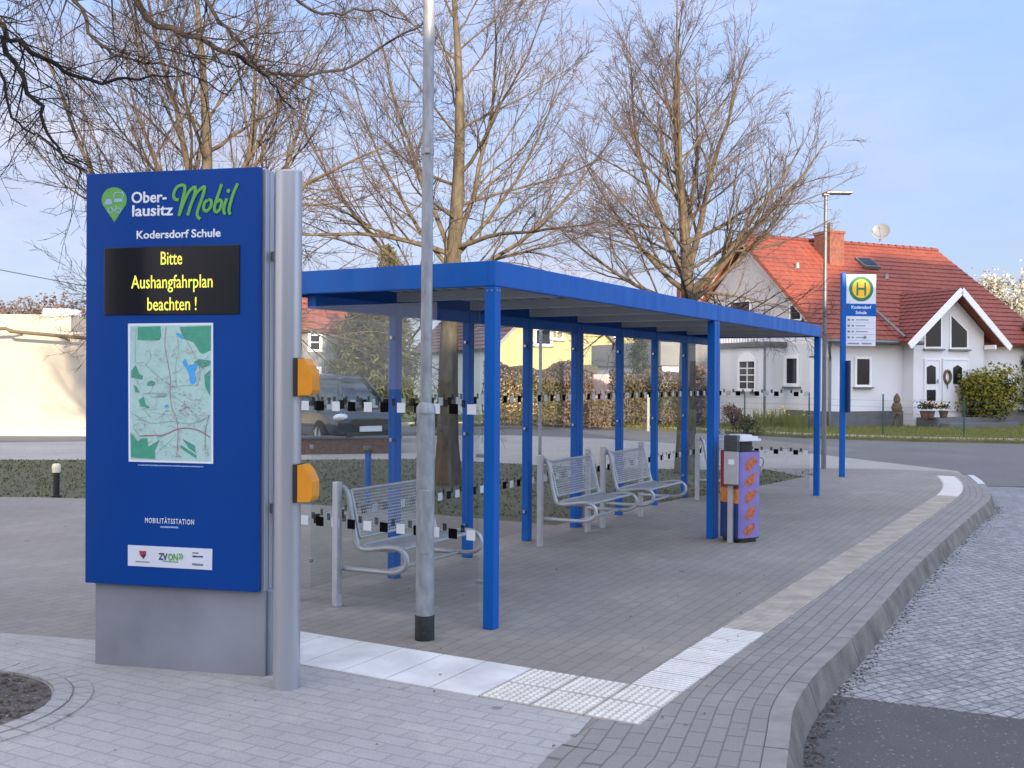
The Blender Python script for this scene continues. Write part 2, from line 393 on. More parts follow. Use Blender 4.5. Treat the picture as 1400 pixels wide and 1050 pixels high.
def tag(o, label, cat, group=None, kind=None):
    o['label'] = label; o['category'] = cat
    if group: o['group'] = group
    if kind: o['kind'] = kind
    return o
def thing(name, label, cat, loc=(0, 0, 0), rz=0, group=None):
    o = bpy.data.objects.new(name, None); COL.objects.link(o)
    o.location = loc; o.rotation_euler = (0, 0, rz); o.empty_display_size = .2
    return tag(o, label, cat, group)
def struct(o): o['kind'] = 'structure'; return o
def copy_tree(o, parent=None):
    c = o.copy(); COL.objects.link(c)
    if parent: c.parent = parent
    for ch in list(o.children): copy_tree(ch, c)
    return c
DG = bpy.context.evaluated_depsgraph_get()
def text(name, s, size, m, parent, loc, align='CENTER', weight=0.0, sx=1.0, rot=(PI/2, 0, 0), shear=0, spacing=1.0, ext=.0006):
    cu = bpy.data.curves.new(name, 'FONT'); cu.body = s; cu.size = size; cu.align_x = align; cu.align_y = 'CENTER'
    cu.extrude = ext; cu.bevel_depth = weight*.75; cu.bevel_resolution = 0; cu.shear = shear; cu.space_character = spacing; cu.resolution_u = 3
    t = bpy.data.objects.new('tmp', cu); COL.objects.link(t)
    dg = bpy.context.evaluated_depsgraph_get(); dg.update()
    me = bpy.data.meshes.new_from_object(t.evaluated_get(dg))
    bpy.data.objects.remove(t); bpy.data.curves.remove(cu)
    for v in me.vertices: v.co.x *= sx
    me.materials.clear(); me.materials.append(m); me.name = name
    o = bpy.data.objects.new(name, me); COL.objects.link(o); o.parent = parent; o.location = loc; o.rotation_euler = rot
    return o
def local_hit(root_loc, rz, px, py, axis, val):    # point of a wall plane, in a thing's own frame
    R = Matrix.Rotation(-rz, 3, 'Z')
    o = R @ (CAMP-Vector(root_loc)); d = R @ ray(px, py)
    t = (val-o[axis])/d[axis]
    return o+d*t
def smooth_line(pts, n=6, closed=False):
    pts = [Vector(p) for p in pts]; out = []
    for i in range(len(pts)-1):
        p0 = pts[max(i-1, 0)]; p1 = pts[i]; p2 = pts[i+1]; p3 = pts[min(i+2, len(pts)-1)]
        for k in range(n):
            t = k/n
            out.append(.5*((2*p1)+(p2-p0)*t+(2*p0-5*p1+4*p2-p3)*t*t+(3*p1-p0-3*p2+p3)*t**3))
    out.append(pts[-1]); return out

# ------------------------------------------------------------------ world, sun
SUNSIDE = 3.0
SUN_EL, SUN_AZ = rad(9.5), math.atan2(.33, -.944)
SUN = Vector((math.sin(SUN_AZ)*math.cos(SUN_EL), math.cos(SUN_AZ)*math.cos(SUN_EL), math.sin(SUN_EL)))
W = bpy.data.worlds.new('World'); scene.world = W; W.use_nodes = True
nt = W.node_tree; bg = nt.nodes['Background']
sky = nt.nodes.new('ShaderNodeTexSky'); sky.sky_type = 'NISHITA'; sky.sun_disc = False
sky.sun_elevation = SUN_EL; sky.sun_rotation = SUN_AZ; sky.altitude = 200; sky.air_density = 1.0; sky.dust_density = 1.0; sky.ozone_density = 1.5
tc = nt.nodes.new('ShaderNodeTexCoord'); mp = nt.nodes.new('ShaderNodeMapping')
mp.inputs['Scale'].default_value = (1.0, 1.0, 3.2); mp.inputs['Location'].default_value = (.35, .1, 0)
L(nt, tc.outputs['Generated'], mp.inputs[0])
cn = noise(nt, mp.outputs[0], 2.6, 8, .62)
cl = ramp(nt, cn, [(.30, (0, 0, 0)), (.60, (.9, .9, .9))])
cn2 = noise(nt, mp.outputs[0], 7, 6, .6)
ccol = ramp(nt, cn2, [(.3, (2.9, 3.2, 4.3)), (.7, (4.3, 4.35, 5.2))])
sz0 = nt.nodes.new('ShaderNodeSeparateXYZ'); L(nt, tc.outputs['Generated'], sz0.inputs[0])
mz0 = nt.nodes.new('ShaderNodeMapRange')
for k, v in ((1, .02), (2, .34), (3, 0), (4, 1)): mz0.inputs[k].default_value = v
L(nt, sz0.outputs['Z'], mz0.inputs[0])
lift = mixc(nt, .80, sky.outputs[0], mixc(nt, mz0.outputs[0], (2.75, 3.30, 4.45), (1.95, 3.35, 6.6)))
sx0 = nt.nodes.new('ShaderNodeSeparateXYZ'); L(nt, tc.outputs['Generated'], sx0.inputs[0])
mr0 = nt.nodes.new('ShaderNodeMapRange')
for k, v in ((1, .40), (2, -.10), (3, .26), (4, 1.2)): mr0.inputs[k].default_value = v
L(nt, sx0.outputs['X'], mr0.inputs[0])
cm0 = nt.nodes.new('ShaderNodeMath'); cm0.operation = 'MULTIPLY'; cm0.use_clamp = True; L(nt, cl, cm0.inputs[0]); L(nt, mr0.outputs[0], cm0.inputs[1])
skyc = mixc(nt, cm0.outputs[0], lift, ccol)
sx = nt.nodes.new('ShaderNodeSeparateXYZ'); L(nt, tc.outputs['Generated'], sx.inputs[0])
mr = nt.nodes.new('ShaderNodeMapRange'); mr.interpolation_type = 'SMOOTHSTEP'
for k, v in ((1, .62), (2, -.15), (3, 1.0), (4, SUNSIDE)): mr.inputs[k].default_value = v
L(nt, sx.outputs['Y'], mr.inputs[0])      # added boost: sky on the sun side brightened and warmed to fill the shade
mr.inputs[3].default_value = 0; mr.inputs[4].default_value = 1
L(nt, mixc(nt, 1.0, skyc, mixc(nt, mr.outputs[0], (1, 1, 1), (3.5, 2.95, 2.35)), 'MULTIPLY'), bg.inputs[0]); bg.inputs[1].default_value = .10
sl = bpy.data.lights.new('sun', 'SUN'); sl.energy = 5.0; sl.angle = rad(.53); sl.color = (1, .82, .60)
so = bpy.data.objects.new('sun', sl); COL.objects.link(so); so.rotation_euler = SUN.to_track_quat('Z', 'Y').to_euler(); so.location = (20, -60, 30)
scene.view_settings.view_transform = 'Standard'; scene.view_settings.look = 'None'; scene.view_settings.exposure = 1.0; scene.view_settings.gamma = 1
scene.cycles.max_bounces = 6; scene.cycles.transparent_max_bounces = 16; scene.cycles.use_denoising = True

# ------------------------------------------------------------------ ground
def slab(name, poly, z, depth, m):
    mb = MB(); mb.prism([(p[0], p[1]) for p in poly], z-depth, z, 0); o = mb.build(name, m)
    bm = bmesh.new(); bm.from_mesh(o.data); bmesh.ops.triangulate(bm, faces=[f for f in bm.faces if len(f.verts) > 4]); bmesh.ops.recalc_face_normals(bm, faces=bm.faces); bm.to_mesh(o.data); bm.free()
    return struct(o)
mb = MB(); mb.prism([(-600, -60), (600, -60), (600, 900), (-600, 900)], 0, -.30, 0, False); struct(mb.build('ground', M['verge']))
# shelter axes
O = P(674, 862); RZ = AXU
U = Vector((math.cos(RZ), math.sin(RZ), 0)); V = Vector((-math.sin(RZ), math.cos(RZ), 0))
def S(x, y, z=0): return O+U*x+V*y+Vector((0, 0, z))
kerb_px = [(1066, 1120), (1074, 1060), (1080, 1010), (1087, 966), (1117, 921), (1156, 883), (1207, 827), (1250, 778), (1293, 737), (1336, 699), (1352, 685), (1354, 674), (1345, 660), (1331, 650)]
kerb = [P(*p) for p in kerb_px]
kerb = [Vector((kerb[0].x-.12, -2, 0)), Vector((kerb[0].x-.06, 2.5, 0))]+kerb
K = smooth_line(kerb, 6)
KN = []
for i in range(len(K)):
    d = (K[min(i+1, len(K)-1)]-K[max(i-1, 0)]).normalized(); KN.append(Vector((d.y, -d.x, 0)))
inner = [K[i]-KN[i]*.108 for i in range(len(K))]
back = [P(1300, 645), P(1200, 641), P(1120, 640), P(1040, 640)]
lawn_near = [P(1100, 652), P(1000, 672), P(930, 682), P(830, 702), P(760, 718), P(690, 712), P(560, 700), P(430, 690), P(60, 680), P(-300, 676)]
plat = [(p.x, p.y) for p in inner]+[(p.x, p.y) for p in back]+[(p.x, p.y) for p in lawn_near]+[(-40, 14.6), (-40, -2)]
slab('platform_pavement', plat, 0, .28, M['pave_dark'])
# band of edge pavers that follows the kerb
mb = MB(); uvs = []; arc = 0
def bw_(p): return .62 if p.y > 5.6 else min(.98, .62+(5.6-p.y)*.30)
for i in range(len(K)-1):
    w0, w1 = bw_(K[i]), bw_(K[i+1]); ln = (K[i+1]-K[i]).length
    if K[i].y < 17.5:
        zz_ = Vector((0, 0, .007))
        for q in range(4):
            f0, f1 = q/4, (q+1)/4; e = lambda p, n, w, f: p-n*(.107+(w-.107)*f)+zz_
            mb.quad(e(K[i], KN[i], w0, f1), e(K[i], KN[i], w0, f0), e(K[i+1], KN[i+1], w1, f0), e(K[i+1], KN[i+1], w1, f1))
            uvs += [(arc, w0*f1), (arc, w0*f0), (arc+ln, w1*f0), (arc+ln, w1*f1)]
    arc += ln
kb = mb.build('kerb_edge_paving', M['kerbtop']); struct(kb)
ul = kb.data.uv_layers.new(name='UVMap')
for k, q in enumerate(uvs): ul.data[k].uv = q
# kerb stones
mb = MB(); acc = 0; start = 0
for i in range(len(K)-1):
    white = 1 if K[i].y > 16.6 else 0
    acc += (K[i+1]-K[i]).length; g = 0.0
    if acc > 1.0: acc = 0; g = .007
    a, b = K[i], K[i+1]; na, nb = KN[i], KN[i+1]
    d = (b-a); b2 = a+d*(1-g/max(d.length, .02)) if g else b
    top = Vector((0, 0, .006)); lo = -.16
    v = [a-na*.105+top, a+top, b2+top, b2-nb*.105+top,
         a+na*.012-Vector((0, 0, .02)), b2+nb*.012-Vector((0, 0, .02)), a+na*.06+Vector((0, 0, lo)), b2+nb*.06+Vector((0, 0, lo))]
    mb.add([tuple(x) for x in v], [(0, 1, 2, 3)], 1 if white else 2)
    mb.add([tuple(x) for x in v], [(1, 4, 5, 2), (4, 6, 7, 5)], white)
struct(mb.build('kerb', [M['kerb'], M['kerb_white'], M['kerb_top']]))
# bus lane
zl = -.155
lane = [(p+n*.045) for p, n in zip(K, KN)]
b0 = P(1130, 950, zl); b1 = P(1400, 984, zl); bdir = (b1-b0).normalized()
asph_near = [p for p in lane if p.y < b0.y+.1]
poly = [(p.x, p.y) for p in asph_near]+[(b0.x, b0.y), tuple((b0+bdir*20)[:2]), (24, -2)]
slab('bus_lane_asphalt', poly, zl, .02, M['asphalt'])
lane_far = [p for p in lane if p.y >= b0.y+.1 and p.y < 16.4]
end = P(1345, 664, zl); endr = P(1400, 667, zl); ed = (endr-end).normalized()
poly = [(b0.x, b0.y)]+[(p.x, p.y) for p in lane_far]+[(end.x, end.y), tuple((end+ed*16)[:2]), tuple((b0+bdir*20)[:2])]
slab('bus_lane_setts', poly, zl+.004, .02, M['setts'])
# village road behind
zr = -.14
rn = [(-60, 24.9)]+[tuple(P(x, y, zr)[:2]) for x, y in ((0, 607), (300, 603), (560, 598), (700, 597), (830, 602), (960, 611), (1100, 621), (1310, 646))]
rr = [(endr.x-.8, endr.y+.15), (endr.x+18, endr.y-1.5), (60, 26)]
rf = [tuple(P(x, y, zr)[:2]) for x, y in ((1480, 608), (1400, 607), (1250, 604), (1100, 599), (960, 592), (830, 586), (700, 582), (560, 583), (300, 587), (0, 590))]+[(-60, 31)]
slab('village_road', rn+[tuple(P(1331, 652, zr)[:2])]+rr+rf, zr, .1, M['road'])
# light footpath between lawn and road
zf = -.03
fn = [(-60, 20.6)]+[tuple(P(x, y, zf)[:2]) for x, y in ((0, 629), (250, 629), (415, 629), (560, 628), (690, 634), (800, 640), (900, 642), (1000, 643), (1120, 643))]
ff = [tuple(P(x, y, zf)[:2]) for x, y in ((1200, 644), (1318, 651), (1310, 644), (1100, 619), (960, 609), (830, 600), (700, 595), (560, 596), (300, 601), (0, 605))]+[(-60, 24.9)]
slab('footpath', fn+ff, zf, .2, M['footpath'])
# far kerb line of the road
fk = [P(x, y, zr) for x, y in ((1480, 607), (1400, 606), (1250, 603), (1100, 598), (960, 591), (830, 585), (700, 581), (560, 582), (300, 586), (0, 589))]
mb = MB()
for a, b in zip(fk, fk[1:]): mb.bar(a+Vector((0, .12, .05)), b+Vector((0, .12, .05)), .24, .14)
struct(mb.build('road_kerb', M['stone']))
# lawn
lz = -.012
lf = [tuple(P(x, y, lz)[:2]) for x, y in ((-300, 628), (0, 628.5), (250, 628.5), (415, 628.5), (560, 627.5), (690, 633), (800, 639), (900, 641), (1000, 642.5), (1110, 643))]
lawn = lf+[(p.x, p.y) for p in lawn_near]
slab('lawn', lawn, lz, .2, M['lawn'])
def inpoly(x, y, poly):
    c = False; n = len(poly)
    for i in range(n):
        x1, y1 = poly[i][0], poly[i][1]; x2, y2 = poly[(i+1) % n][0], poly[(i+1) % n][1]
        if (y1 > y) != (y2 > y) and x < (x2-x1)*(y-y1)/(y2-y1)+x1: c = not c
    return c
def blades(name, label, poly, n, h, z, m, seed, bb):
    rng = random.Random(seed); mb = MB(); k = 0
    while k < n:
        x = rng.uniform(bb[0], bb[1]); y = rng.uniform(bb[2], bb[3])
        if not inpoly(x, y, poly): continue
        k += 1; a = rng.random()*6.28; hh = h*(.5+rng.random()); w = .012+.01*rng.random(); dx, dy = math.cos(a), math.sin(a)
        l = rng.gauss(0, .35)*hh; l2 = rng.gauss(0, .35)*hh
        mb.add([(x-dx*w, y-dy*w, z), (x+dx*w, y+dy*w, z), (x+l, y+l2, z+hh)], [(0, 1, 2)])
    o = mb.build(name, m); return tag(o, label, 'grass', None, 'stuff')
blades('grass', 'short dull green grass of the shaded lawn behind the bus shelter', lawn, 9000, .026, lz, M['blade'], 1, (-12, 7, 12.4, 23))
verge = rf[:-3]+[(-3, 48), (40, 48), (40, 26)]
slab('grass_verge', verge, -.06, .2, M['verge'])
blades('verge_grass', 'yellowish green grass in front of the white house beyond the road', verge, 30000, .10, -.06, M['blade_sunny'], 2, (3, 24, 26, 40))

# paler paving in front of the tactile strip, brighter light put into its colour
I = P(862, 937)
def T(s, t, z=0): return I+V*s-U*t+Vector((0, 0, z))
lp = [T(.62, .604), T(2.5, .604)]
lp = [tuple(p[:2]) for p in lp]+[tuple(P(0, 866)[:2]), (-20, 6.9), (-20, -1), (.1, -1), tuple(P(760, 1100)[:2]), tuple(P(780, 1040)[:2]), tuple(T(-.1, .9)[:2]), tuple(T(-.05, .604)[:2])]
slab('light_paving', lp, .004, .003, M['pave_light'])
# round tree pit
pit = Vector((-2.93, 5.18, 0))
mb = MB(); mb.prism([(pit.x+.60*math.cos(a*PI/24), pit.y+.60*math.sin(a*PI/24)) for a in range(48)], 0, .009, 0, False); struct(mb.build('tree_pit_soil', M['soil']))
mb = MB()
for r0, r1, z in ((.615, .70, .016), (.71, .80, .012)):
    for a in range(40):
        t0, t1 = 2*PI*a/40, 2*PI*(a+.93)/40
        q = [(pit.x+r*math.cos(t), pit.y+r*math.sin(t), z) for r, t in ((r0, t0), (r1, t0), (r1, t1), (r0, t1))]
        mb.add(q+[(x, y, 0) for x, y, zz in q], [(0, 1, 2, 3), (0, 4, 5, 1), (1, 5, 6, 2), (2, 6, 7, 3), (3, 7, 4, 0)])
struct(mb.build('tree_pit_paving_ring', M['pave_light']))
rng = random.Random(5); mb = MB()
for k in range(260):
    a = rng.random()*6.28; r = .58*math.sqrt(rng.random()); c = .008+.02*rng.random()
    mb.ball((pit.x+r*math.cos(a), pit.y+r*math.sin(a), .012), c, c*.8, c*.6, 6)
tag(mb.build('gravel', M['soil']), 'brown crumbs of soil and stones in the round tree pit', 'gravel', None, 'stuff')

rng = random.Random(19); mb = MB()
for k in range(170):
    x, y = rng.uniform(-4, 3.2), rng.uniform(3.4, 9); 
    if x > 1.2 and y < 6: continue
    sz_ = rng.uniform(.004, .014); a = rng.random()*6.28; c, d = math.cos(a)*sz_, math.sin(a)*sz_
    mb.add([(x-c, y-d, .012), (x+d*.5, y-c*.5, .016), (x+c, y+d, .013), (x-d*.5, y+c*.5, .019)], [(0, 1, 2, 3)])
tag(mb.build('litter', M['wreath']), 'scattered dry brown crumbs and bud scales on the paving', 'litter', None, 'stuff')
mb = MB()
for i in range(len(K)-1):
    if not 3.5 < K[i].y < 15: continue
    for k in range(17):
        f = rng.random(); p = K[i].lerp(K[i+1], f)+KN[i]*(.062+abs(rng.gauss(0, .055))); q = rng.uniform(.004, .013)
        a = rng.random()*6.28; c, d = math.cos(a)*q, math.sin(a)*q; z = zl+.006
        mb.add([(p.x-c, p.y-d, z), (p.x+d*.7, p.y-c*.7, z+.005), (p.x+c, p.y+d, z), (p.x-d*.7, p.y+c*.7, z+.006)], [(0, 1, 2, 3)])
tag(mb.build('dirt', M['soil']), 'dark grit and crumbs gathered in the gutter along the kerb foot', 'dirt', None, 'stuff')
# tactile guidance strips
def tile(mb, s0, s1, t0, t1, mi, zt=.008):
    g = .004
    q = [T(s0+g, t0+g), T(s1-g, t0+g), T(s1-g, t1-g), T(s0+g, t1-g)]
    mb.prism([(p.x, p.y) for p in q][::-1], 0, zt, mi)
mb = MB()
for k in range(8): tile(mb, .6+k*.3, .9+k*.3, 0, .6, 0)
for s in range(3):
    for t in range(2):
        s0, t0 = -.3+s*.3, t*.3
        tile(mb, s0, s0+.3, t0, t0+.3, 1)
        for i in range(7):
            for j in range(7):
                c = T(s0+.03+i*.04, t0+.03+j*.04, .008)
                ring = [(c.x+.015*math.cos(a*PI/3), c.y+.015*math.sin(a*PI/3), .008) for a in range(6)]
                top = [(c.x+.011*math.cos(a*PI/3), c.y+.011*math.sin(a*PI/3), .0135) for a in range(6)]
                mb.add(ring+top, [(a, (a+1) % 6, 6+(a+1) % 6, 6+a) for a in range(6)]+[(6, 7, 8, 9, 10, 11)], 3)
n = 47
def bend(t):                       # the strip swings gently inwards at its far end
    q = max(0, t-10.3); return -.018*t+.036*q*q
for k in range(n):
    t0 = k*.3
    wh_ = k < 5 or k >= n-11; mi = 5 if wh_ else 2
    sh = bend(t0)
    tile(mb, -.3+sh, 0+sh, -t0-.3, -t0, mi)
    for j in range(8):
        y = -t0-.3+.02+j*.0375
        q = [T(-.29+sh, y, 0), T(-.01+sh, y, 0), T(-.01+sh, y+.016, 0), T(-.29+sh, y+.016, 0)]
        mb.prism([(p.x, p.y) for p in q][::-1], .008, .0125, 4 if wh_ else 2)
struct(mb.build('tactile_paving', [M['tact_white'], M['tact_cream'], M['tact_beige'], M['tact_cream_top'], M['tact_white_top'], M['tact_groove']]))

# ------------------------------------------------------------------ information pylon
PL = Vector((-2.42, 5.95, 0)); PRZ = math.atan2(-.24, 1.035)
py = thing('information_pylon', 'tall blue information pylon with amber lettering display, route map and silver column', 'information pylon', PL, PRZ)
def pp(px, pyy): h = local_hit(PL, PRZ, px, pyy, 1, 0.0); return h.x, h.z
x_l, z_t = pp(118, 238); x_r, z_tr = pp(355, 230); _, z_b = pp(124, 797)
PW = x_r
mb = MB(); mb.box(x_l, x_r, 0, .035, z_b, z_t); panel = mb.build('front_panel', M['sign_blue'], py, .004)
mb = MB(); mb.box(x_l+.03, x_r-.004, .037, .22, z_b+.01, z_t-.01)
mb.box(x_r-.003, x_r+.02, .04, .085, z_b, z_t-.004); mb.box(x_r-.003, x_r+.02, .095, .14, z_b, z_t-.004); mb.box(x_r-.003, x_r+.02, .15, .21, z_b, z_t-.004)
mb.box(x_r-.004, x_r+.004, .08, .16, z_b+.003, z_t-.01, 1); mb.build('side_profile', [M['alu'], M['alu_dark']], py, .003)
mb = MB(); mb.box(x_l+.035, x_r+.02, .045, .19, 0, z_b); mb.box(x_r+.021, x_r+.045, .07, .17, 0, z_b-.002); mb.build('plinth', M['plinth'], py, .004)
PC = local_hit(PL, PRZ, 392, 945, 2, 0.0); pcx, pcy = PC.x-.03, PC.y+.06
mb = MB(); mb.tube([(pcx, pcy, 0), (pcx, pcy, 2.735)], .0715, 40); col = mb.build('column', M['alu'], py)
mb = MB(); mb.tube([(pcx, pcy, 2.735), (pcx, pcy, 2.743), (pcx, pcy, 2.747)], [.0725, .0725, .066], 32); mb.build('column_cap', M['alu'], py)
for z in (.9, 2.3): mb = MB(); mb.box(x_r+.025, pcx-.045, .10, .14, z, z+.05); mb.build('bracket', M['alu_dark'], py)
for zc in (1.655, 1.095):
    mb = MB(); hh = .098
    # wedge shaped button housing facing away from the panel
    mb.box(pcx+.055, pcx+.078, pcy-.055, pcy+.05, zc-hh-.004, zc+hh+.004); bp = mb.build('button_plate', M['black'], py, .004)
    prof = [(.079, -hh), (.150, -hh+.004), (.162, -hh+.03), (.162, .01), (.140, hh-.035), (.110, hh), (.079, hh)]
    mb = MB(); mb.platexz([(pcx+a, zc+b) for a, b in prof], pcy-.05, pcy+.045); mb.build('button_unit', M['orange'], py, .008)
# display
def rect(px0, py0, px1, py1): a = pp(px0, py0); b = pp(px1, py1); return min(a[0], b[0]), max(a[0], b[0]), min(a[1], b[1]), max(a[1], b[1])
dx0, dz1 = pp(143, 339); dx1, dz0 = pp(328, 429.5)
mb = MB(); mb.box(dx0, dx1, -.006, .0, dz0, dz1); disp = mb.build('display', M['screen'], py, .003)
for s, px, y, w in (('Bitte', 235, 354, 29), ('Aushangfahrplan', 236, 386, 111), ('beachten !', 236, 416.5, 67)):
    x, z = pp(px, y); a, b = pp(px-w/2, y)[0], pp(px+w/2, y)[0]
    t = text('display_lettering', s, .105, M['led'], disp, (x, -.0075, z), 'CENTER', .0003, 1)
    xs = [v.co.x for v in t.data.vertices]; k = (b-a)/(max(xs)-min(xs))
    for v in t.data.vertices: v.co.x *= k
# lettering
def fit(s, m, px0, px1, y, size, weight, name='lettering', parent=py, **kw):
    a, z = pp(px0, y); b, z2 = pp(px1, y)
    t = text(name, s, size, m, parent, ((a+b)/2, -.0015, (z+z2)/2), 'CENTER', weight, 1, **kw)
    xs = [v.co.x for v in t.data.vertices]; k = (b-a)/(max(xs)-min(xs)); mid = (max(xs)+min(xs))/2
    for v in t.data.vertices: v.co.x = (v.co.x-mid)*k
    return t
fit('Ober-', M['white'], 180, 228, 270.5, .088, .0028)
fit('lausitz', M['white'], 181, 237, 288.5, .088, .0028)
fit('Kodersdorf Schule', M['white'], 187, 302, 320.5, .062, .0022)
fit('MOBILITÄTSSTATION', M['white'], 198.5, 265.5, 713, .040, .0006, spacing=1.25)
def stroke(mb, pts_px, wpx, to, mi=0, y=-.004, n=8, thin=.12):
    q = [to(*p) for p in pts_px]
    o = len(mb.v)
    pts = smooth_line([(a, y, b) for a, b in q], 5)
    mb.tube(pts, wpx, n, mi)
    for i in range(o, len(mb.v)):
        a, b, c = mb.v[i]; mb.v[i] = (a, y+(b-y)*thin, c)
# "Mobil" in brush script, traced in the logo crop (1400/210 px per px)
zz = lambda x, y: pp(130+x*.15, 240+y*.15)
mb = MB()
for st in ([(765, 225), (728, 215), (722, 165), (755, 105), (810, 92), (822, 130), (800, 230), (768, 370)],
           [(770, 365), (815, 240), (860, 150), (915, 108), (905, 190), (870, 290), (848, 365)],
           [(850, 360), (885, 250), (930, 160), (1000, 105), (985, 190), (940, 320), (938, 375), (962, 398)],
           [(1030, 225), (1000, 255), (995, 310), (1022, 325), (1058, 285), (1062, 235), (1035, 220)],
           [(1158, 80), (1125, 180), (1092, 290), (1105, 335), (1140, 310), (1158, 250), (1140, 225), (1115, 245)],
           [(1205, 210), (1180, 285), (1178, 340), (1195, 348)],
           [(1305, 75), (1270, 150), (1235, 260), (1225, 330), (1238, 355)]):
    stroke(mb, st, .0098, zz)
x, z = zz(1218, 142); mb.ball((x, -.004, z), .012, .0012, .012, 10)
mb.build('script_lettering', M['green'], py)
# map pin logo
mb = MB()
pin = []
for a in range(0, 33):
    t = rad(-25+a*230/32); pin.append((176+114*math.cos(t), 222-114*math.sin(t)))
pin += [(178, 425)]
mb.platexz([zz(*p) for p in pin][::-1], -.002, 0)
logo = mb.build('pin_emblem', M['green'], py)
mb = MB()
zbox = lambda x0, y0, x1, y1: (zz(x0, y0), zz(x1, y1))
for x0, y0, x1, y1 in ((92, 236, 158, 262), (102, 216, 150, 234), (178, 212, 250, 240)):
    a, b = zbox(x0, y0, x1, y1); mb.box(a[0], b[0], -.0032, -.002, b[1], a[1])
for pts in ([(180, 205), (172, 185), (190, 158), (245, 154), (262, 180), (252, 205)],
            [(150, 290), (175, 320), (200, 290), (185, 280)]):
    stroke(mb, pts, .0035, zz, 0, -.0032, 6)
for cx in (145, 215):
    stroke(mb, [(cx+24*math.cos(t*PI/6), 318+22*math.sin(t*PI/6)) for t in range(13)], .0025, zz, 0, -.0032, 6)
mb.build('emblem_vehicles', M['paleprint'], logo)
# route map
mz = lambda x, y: pp(165+x*.2, 435+y*.2)
mb = MB()
c4 = [mz(52, 37), mz(633, 32), mz(633, 995), mz(57, 980)]
mb.platexz([c4[3], c4[2], c4[1], c4[0]], -.003, 0, 0)
def patch(pts, mi, y): mb.platexz([mz(*p) for p in pts][::-1], -y, -y+.0006, mi)
patch([(66, 52), (620, 46), (620, 980), (70, 966)], 1, .0038)
G = [[(120, 60), (275, 55), (280, 120), (268, 152), (165, 152), (118, 148)], [(405, 60), (620, 50), (619, 220), (565, 245), (545, 235), (500, 165), (430, 140)],
     [(500, 300), (540, 280), (618, 290), (615, 320), (560, 345), (530, 320)], [(575, 390), (616, 350), (614, 535), (580, 470)],
     [(75, 360), (105, 320), (130, 380), (155, 395), (150, 420), (75, 405)], [(90, 455), (115, 470), (130, 510), (105, 505)], [(125, 560), (160, 535), (175, 590), (205, 610), (190, 615), (140, 600)],
     [(70, 780), (120, 840), (150, 820), (185, 820), (190, 880), (270, 830), (235, 910), (240, 962), (72, 950)], [(400, 870), (420, 870), (520, 935), (520, 960), (430, 900)], [(425, 825), (510, 870), (515, 920), (470, 890)], [(185, 440), (215, 425), (240, 440), (225, 460), (185, 460)]]
for k, g in enumerate(G): patch(g, 2, .0046+.0001*k)
for k, g in enumerate(([(425, 300), (445, 275), (465, 330), (520, 305), (532, 325), (508, 365), (520, 430), (500, 450), (478, 445), (470, 380)], [(380, 110), (400, 100), (440, 130), (420, 142)], [(300, 605), (320, 585), (330, 612)])): patch(g, 3, .0060+.0001*k)
rng0 = random.Random(44)
lines = [([(130, 805), (220, 800), (300, 797), (380, 762), (450, 750), (540, 768), (615, 815)], .0030, 4), ([(315, 60), (305, 180), (325, 300), (345, 420), (340, 500), (355, 620), (385, 690), (395, 800), (385, 950)], .0016, 4),
         ([(110, 60), (105, 290), (160, 305), (240, 380), (340, 460)], .0012, 5), ([(340, 470), (440, 460), (540, 455)], .0010, 5), ([(70, 640), (200, 715), (350, 705), (480, 720), (600, 680)], .0012, 5),
         ([(610, 660), (585, 760), (580, 900)], .0018, 4), ([(380, 80), (400, 200), (380, 330), (385, 470)], .0010, 5), ([(345, 520), (440, 585), (500, 650)], .0010, 5), ([(210, 640), (290, 655), (400, 665)], .0010, 5), ([(540, 300), (545, 400), (520, 470)], .0012, 4), ([(230, 940), (330, 850), (385, 790)], .001, 5), ([(410, 60), (480, 200), (540, 300)], .001, 4)]
for k in range(46):
    x, y = rng0.uniform(90, 590), rng0.uniform(80, 930); a = rng0.random()*6.28; q = [(x, y)]
    for _ in range(4):
        a += rng0.gauss(0, .5); x = min(608, max(78, x+28*math.cos(a))); y = min(945, max(70, y+28*math.sin(a))); q.append((x, y))
    lines.append((q, rng0.choice((.0007, .0009, .0011)), rng0.choice((5, 5, 4, 6))))
for k, (pts, w, mi) in enumerate(lines): stroke(mb, pts, w, mz, mi, -.0066-.00005*k, 5, .1)
rng = random.Random(8)
for k in range(430):
    cx, cy = rng.choice([(400, 210), (345, 470), (380, 680), (540, 700), (110, 710), (440, 580), (300, 260), (580, 330), (520, 660), (600, 910), (350, 900)])
    x, y = cx+rng.gauss(0, 52), cy+rng.gauss(0, 44)
    if not (75 < x < 610 and 60 < y < 950): continue
    w, h = rng.uniform(3, 14), rng.uniform(2, 6)
    patch([(x, y), (x+w, y), (x+w, y+h), (x, y+h)], rng.choice((5, 5, 6, 4)), .0096+.00002*k)
patch([(258, 512), (315, 510), (315, 533), (258, 535)], 5, .0096-.0002)
mb.build('route_map', [M['white'], M['map_base'], M['map_green'], M['map_lake'], M['map_road'], M['map_line'], M['map_town']], py)
